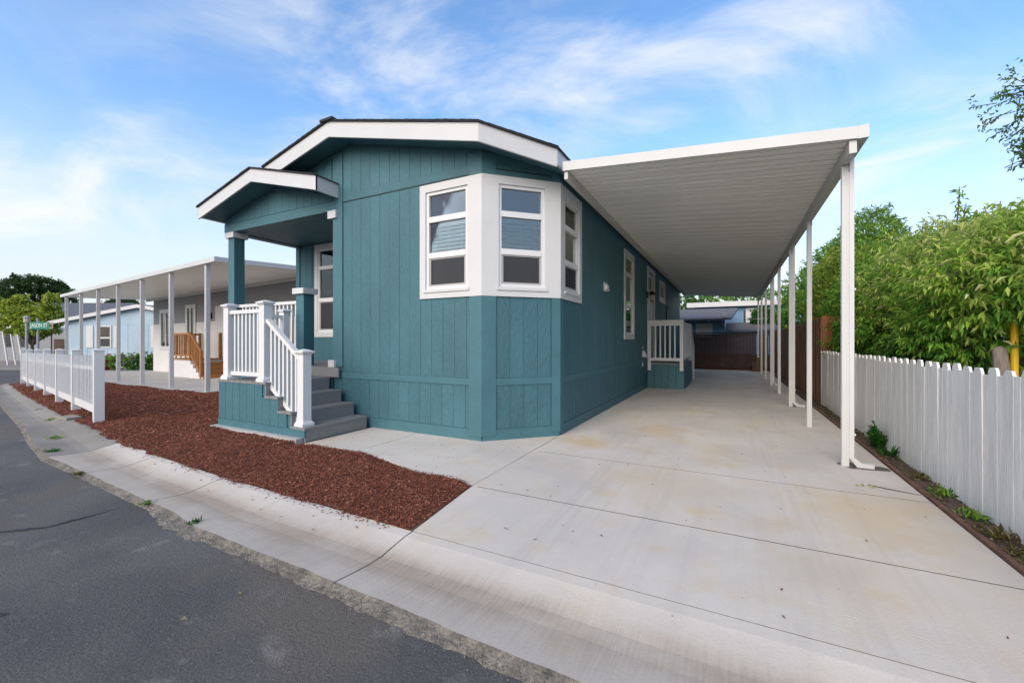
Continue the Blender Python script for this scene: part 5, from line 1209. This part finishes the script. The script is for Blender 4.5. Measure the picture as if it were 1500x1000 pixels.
tree('low_bush', 'low dark leafy bush pressed against the white fence', (2.5, 9.6, -.02), [(2.45, 9.9, 1.0, .5, .9, .6), (2.5, 8.7, .9, .5, .8, .5), (2.4, 7.8, .95, .45, .6, .5)], 1200, 9, .10, .036, LEAF_DARK, .04, group=GB, light=.5, cat='bush')
tree('young_tree', 'small green leafy tree in front of the blue house behind the gate', (1.5, 26.9, -.3), [(1.5, 26.9, 2.65, .55, .5, .55)], 240, 9, .13, .06, LEAF_FERN, .04, light=.5)
tree('overhanging_tree', 'sparse tall tree reaching into the sky beside the long-leaved trees', (5.6, 8.0, -.02), [blob(1528, 135, 6, 62, 48), blob(1516, 222, 6, 34, 30), blob(1620, 140, 6.2, 80, 80), blob(1610, 230, 6.2, 60, 50)], 520, 8, .065, .028, LEAF_DARK, .10, light=.7, shell=.3)
for i, (px, d, zc_, r_, lb) in enumerate(((985, 42, 6.0, 3.0, 'dark tree behind the teal house at the end of the drive'), (1035, 44, 5.4, 3.0, 'spreading tree above the blue shed roof'), (1085, 46, 6.0, 3.2, 'dark tree rising behind the white-edged roof'), (1130, 40, 5.2, 2.8, 'green tree behind the far carport posts'))):
    x_, y_ = at_depth(px, d); tree('background_tree', lb, (x_, y_, -.36), [(x_, y_, zc_ - 1, r_, r_, r_ * .8), (x_ - 1.2, y_ - .5, zc_ - 2.4, r_ * .7, r_ * .7, r_ * .6), (x_ + 1.4, y_, zc_ - 2.2, r_ * .7, r_ * .7, r_ * .6)], 700, 9, .30, .13, (LEAF_DARK, LEAF_MID)[i % 2], .22, group='trees behind the end of the drive', light=.45)
# left background trees
x_, y_ = at_depth(48, 27.0)
tree('yellow_tree', 'small yellow-green tree behind the street sign', (x_, y_, -.3), [blob(22, 452, 27, 17, 13), blob(31, 441, 27, 9, 9), blob(40, 462, 27, 20, 16), blob(74, 445, 27, 9, 14), blob(72, 462, 27, 15, 12), blob(55, 478, 27, 22, 14), blob(20, 474, 27, 16, 12)], 1500, 9, .17, .075, LEAF_YEL, .10, light=.35, cat='tree')
for px, d, bl_, lb in ((45, 70, [blob(45, 428, 70, 40, 24), blob(85, 436, 70, 20, 16), blob(10, 440, 70, 24, 18), blob(60, 418, 70, 26, 12)], 'big dark spreading pine on the skyline beyond the grey roof'), (-25, 74, [blob(-25, 436, 74, 34, 22), blob(2, 438, 74, 14, 12)], 'dark pine beside the big spreading one on the skyline'), (182, 60, [blob(182, 450, 60, 20, 12)], 'dark tree top showing behind the light blue roof')):
    x_, y_ = at_depth(px, d); tree('pine_tree', lb, (x_, y_, -.36), bl_, 1500 if px == 45 else 500, 9, .42, .17, LEAF_PINE, .4, light=.4, forks=6, shell=.5, twig=.5)
# flower bed bushes in front of the light blue house
for i, (px, rpx, m_, lb) in enumerate(((152, 9, PETAL, 'red flowering bush by the light blue house window'), (172, 11, LEAF_MID, 'green bush between the flowers by the light blue house'), (196, 11, LEAF_MID, 'bushy green plant under the blue gable'), (214, 13, LEAF_FERN, 'bright green bush beside the white shutter'), (228, 9, LEAF_MID, 'green bush at the corner of the grey house'))):
    d = 23.4; x_, y_ = at_depth(px, d); r_ = rpx / F2 * d
    tree('flower_bush', lb, (x_, y_, zg(-40) + .02), [(x_, y_, zg(-40) + .45, r_, r_, .42)], 90, 9, .13, .07, m_, .02, light=.5, cat='bush', group='bushes along the light blue house', forks=3)
    if i in (0, 2): pass
bic = thing('bicycle', (*at_depth(184, 23.0), zg(-40) + .02), 'bicycle leaning among the bushes by the light blue house', 'bicycle')
q0 = (184 - 750) / F2 * 22.9
def ringm(cx, cz, r_, t): 
    mb = MB(); pts = [(cx + r_ * math.cos(a), 22.9, cz + r_ * math.sin(a)) for a in np.linspace(0, 2 * math.pi, 21)]; mb.tube(pts, t, 5); return mb
zb_ = zg(-40) + .02
for dx in (-.5, .5):
    wh = link('wheel', ringm(q0 + dx, zb_ + .34, .31, .02).mesh('wheel', BLACK), bic, rot=FR)
fm = MB(); P_ = lambda a, c: (q0 + a, 22.9, zb_ + c)
for a, c in (((-.5, .34), (-.05, .34)), ((-.5, .34), (-.2, .78)), ((-.05, .34), (-.2, .78)), ((-.2, .76), (.32, .80)), ((-.05, .34), (.34, .72)), ((.5, .34), (.30, .92))): fm.tube([P_(*a), P_(*c)], .016, 6)
link('frame', fm.mesh('frame', mat('purple_paint', (.10, .06, .14), .4)), bic, rot=FR)
link('handlebar', MB().tube([(q0 + .30, 22.65, zb_ + .98), (q0 + .30, 22.9, zb_ + .92), (q0 + .30, 23.15, zb_ + .98)], .014, 6).mesh('handlebar', BLACK), bic, rot=FR)
link('saddle', MB().box((q0 - .33, 22.84, zb_ + .82), (q0 - .10, 22.96, zb_ + .87)).bar(P_(-.2, .76), P_(-.215, .83), .03, .03).mesh('saddle', BLACK), bic, rot=FR)

# fern and weeds by the white fence, weeds at the gutter edge
def tuft(name, label, base, n, ln, wd, spread, m, group=None, up=1.2, tone=(0, 1), cat='plant'):
    P = np.array(base) + rng.normal(0, 1, (n, 3)) * np.array([spread, spread, 0.0]); P[:, 2] = base[2] + rng.uniform(0, .25, n) * ln
    D = rdir(n); D[:, 2] = np.abs(D[:, 2]) + up * rng.uniform(.2, 1, n); D /= np.linalg.norm(D, axis=1, keepdims=True)
    o = link(name, leaves(P, D, rng.uniform(.5, 1.15, n) * ln, rng.uniform(.7, 1.2, n) * wd, m=m, rnd=rng.uniform(*tone, n), name=name, curl=.3)); return tag(o, label, cat, group)
fr_o = thing('fern', (1.64, 6.85, 0.0), 'bright green feathery fern growing against the white fence', 'fern')
Pf, Df = [], []
for _ in range(46):
    a = rng.uniform(-2.2, 2.2) + math.pi; L_ = rng.uniform(.16, .34); e = rng.uniform(.5, 1.4)
    d = np.array([math.cos(a) * math.cos(e) * .45, math.sin(a) * math.cos(e), math.sin(e)])
    b_ = np.array([1.655 + rng.normal(0, .015), 6.85 + rng.normal(0, .11), .005])
    for t in np.linspace(.15, 1, 14):
        p = b_ + d * L_ * t + np.array([0, 0, -.10 * t * t * L_])
        for s_ in (-1, 1):
            v = np.cross(d, [0, 0, 1]) * s_ + d * .6 + rng.normal(0, .15, 3); Pf.append(p); Df.append(v / np.linalg.norm(v))
Pf = np.array(Pf); Df = np.array(Df); Pf[:, 0] = np.minimum(Pf[:, 0], 1.70)
link('frond', leaves(Pf, Df, rng.uniform(.03, .055, len(Pf)), np.full(len(Pf), .012), m=LEAF_FERN, rnd=rng.uniform(0, 1, len(Pf))), fr_o)
for i, (yy, m_, nn, lb) in enumerate(((6.35, LEAF_FERN, 30, 'small green weed with upright blades next to the fern'), (5.5, LEAF_DRY, 50, 'dry brown weed at the fence foot near the downspout'), (5.0, LEAF_MID, 50, 'green weed halfway along the dirt strip'), (4.45, LEAF_MID, 70, 'spreading green weed in the dirt strip by the edging board'), (4.1, LEAF_DRY, 70, 'dry straggly weed in the dirt strip by the white fence'), (3.8, LEAF_DRY, 50, 'pile of dry leaves in the dirt strip by the white fence'))):
    tuft('weed', lb, (1.63, yy, .0), nn, .075 if i else .15, .011, .045 if i != 3 else .04, m_, 'weeds along the white fence', cat='weed')
lit = 420; P = np.stack([rng.uniform(1.53, 1.71, lit), rng.uniform(2.6, 11, lit), rng.uniform(.005, .03, lit)], 1); D = rdir(lit); D[:, 2] *= .25; D /= np.linalg.norm(D, axis=1, keepdims=True)
tag(link('leaf_litter', leaves(P, D, rng.uniform(.02, .06, lit), rng.uniform(.012, .03, lit), m=LEAF_DRY, rnd=rng.uniform(0, 1, lit), name='leaf_litter')), 'fallen dry leaves along the foot of the white fence', 'leaves', kind='stuff')
for i, (x_, dy, n_, s_, m_, lb) in enumerate(((-3.62, .06, 50, .05, LEAF_FERN, 'green weed in the crumbled gutter edge near the mulch corner'), (-4.42, .02, 40, .04, LEAF_MID, 'small weed where the gutter joint meets the asphalt'), (-6.05, -.01, 60, .06, LEAF_DRY, 'dry straw-coloured grass tuft on the gutter edge'), (-7.55, .12, 60, .07, LEAF_FERN, 'green weed on the old gutter by the asphalt'), (-8.6, .25, 50, .08, LEAF_MID, 'low green weed patch on the old grey gutter'), (-10.8, .40, 50, .09, LEAF_MID, 'green weeds at the foot of the vinyl fence'), (-12.8, .45, 60, .10, LEAF_DRY, 'dry grass at the far part of the vinyl fence'))):
    y_ = lip(x_) + dy; tuft('weed', lb, (x_, y_ - .03, zg(x_) - .045), n_, .05 if i < 3 else .06, .008, s_ * .4, m_, 'weeds along the gutter', up=.5, cat='weed')
# a few fallen leaves on the street, twig by the downspout
for i, (px, py, lb) in enumerate(((521, 827, 'pale dry leaf on the asphalt nearest the gutter edge'), (346, 871, 'pale dry leaf on the asphalt between two other leaves'), (264, 908, 'pale dry leaf on the asphalt farthest from the gutter'))):
    u_ = (px - 750) / F2; v_ = (500 - py) / F2; t = (-.066 - CAM_H) / v_; x_, y_ = (u_ * CA - SA) * t, (u_ * SA + CA) * t
    me = leaves(np.array([[x_, y_, -.062]]), np.array([[.8, .5, .12]]), [.035], [.025], m=LEAF_DRY, rnd=[.95], name='fallen_leaf'); tag(link('fallen_leaf', me), lb, 'leaf', 'dry leaves on the street')
tg = MB().tube([(1.14, 5.05, .006), (1.27, 4.97, .010), (1.40, 4.93, .008), (1.47, 4.90, .010)], [.004, .004, .003, .002], 5).build('twig', BARK); tag(tg, 'thin dark twig on the concrete near the downspout', 'twig')
tuft('leaf_sprig', 'small green leaf sprig on the concrete beside the twig', (1.10, 4.98, .004), 12, .035, .012, .03, LEAF_YEL, up=.05, cat='leaves')
# damp run-off stain below the downspouts: a thin wet film
WET = mat('damp_film', (0.115, 0.095, 0.07), 0.5, var=.3, vscale=8)
for yy, sc_ in ((5.72, 1.0), (10.42, .9)):
    pts = []; n = 28
    for i in range(n):
        a = 2 * math.pi * i / n; rx_, ry_ = (.27 if math.cos(a) > 0 else .17), .13
        pts.append((1.22 + math.cos(a) * rx_ * sc_ * random.uniform(.85, 1.15), yy + .03 + math.sin(a) * ry_ * sc_ * random.uniform(.75, 1.2)))
    pts = [(min(p[0], 1.485), p[1]) for p in pts]
    MB().add([(x, y_, .003) for x, y_ in pts], [tuple(range(n))]).build('damp_patch', WET, drv)
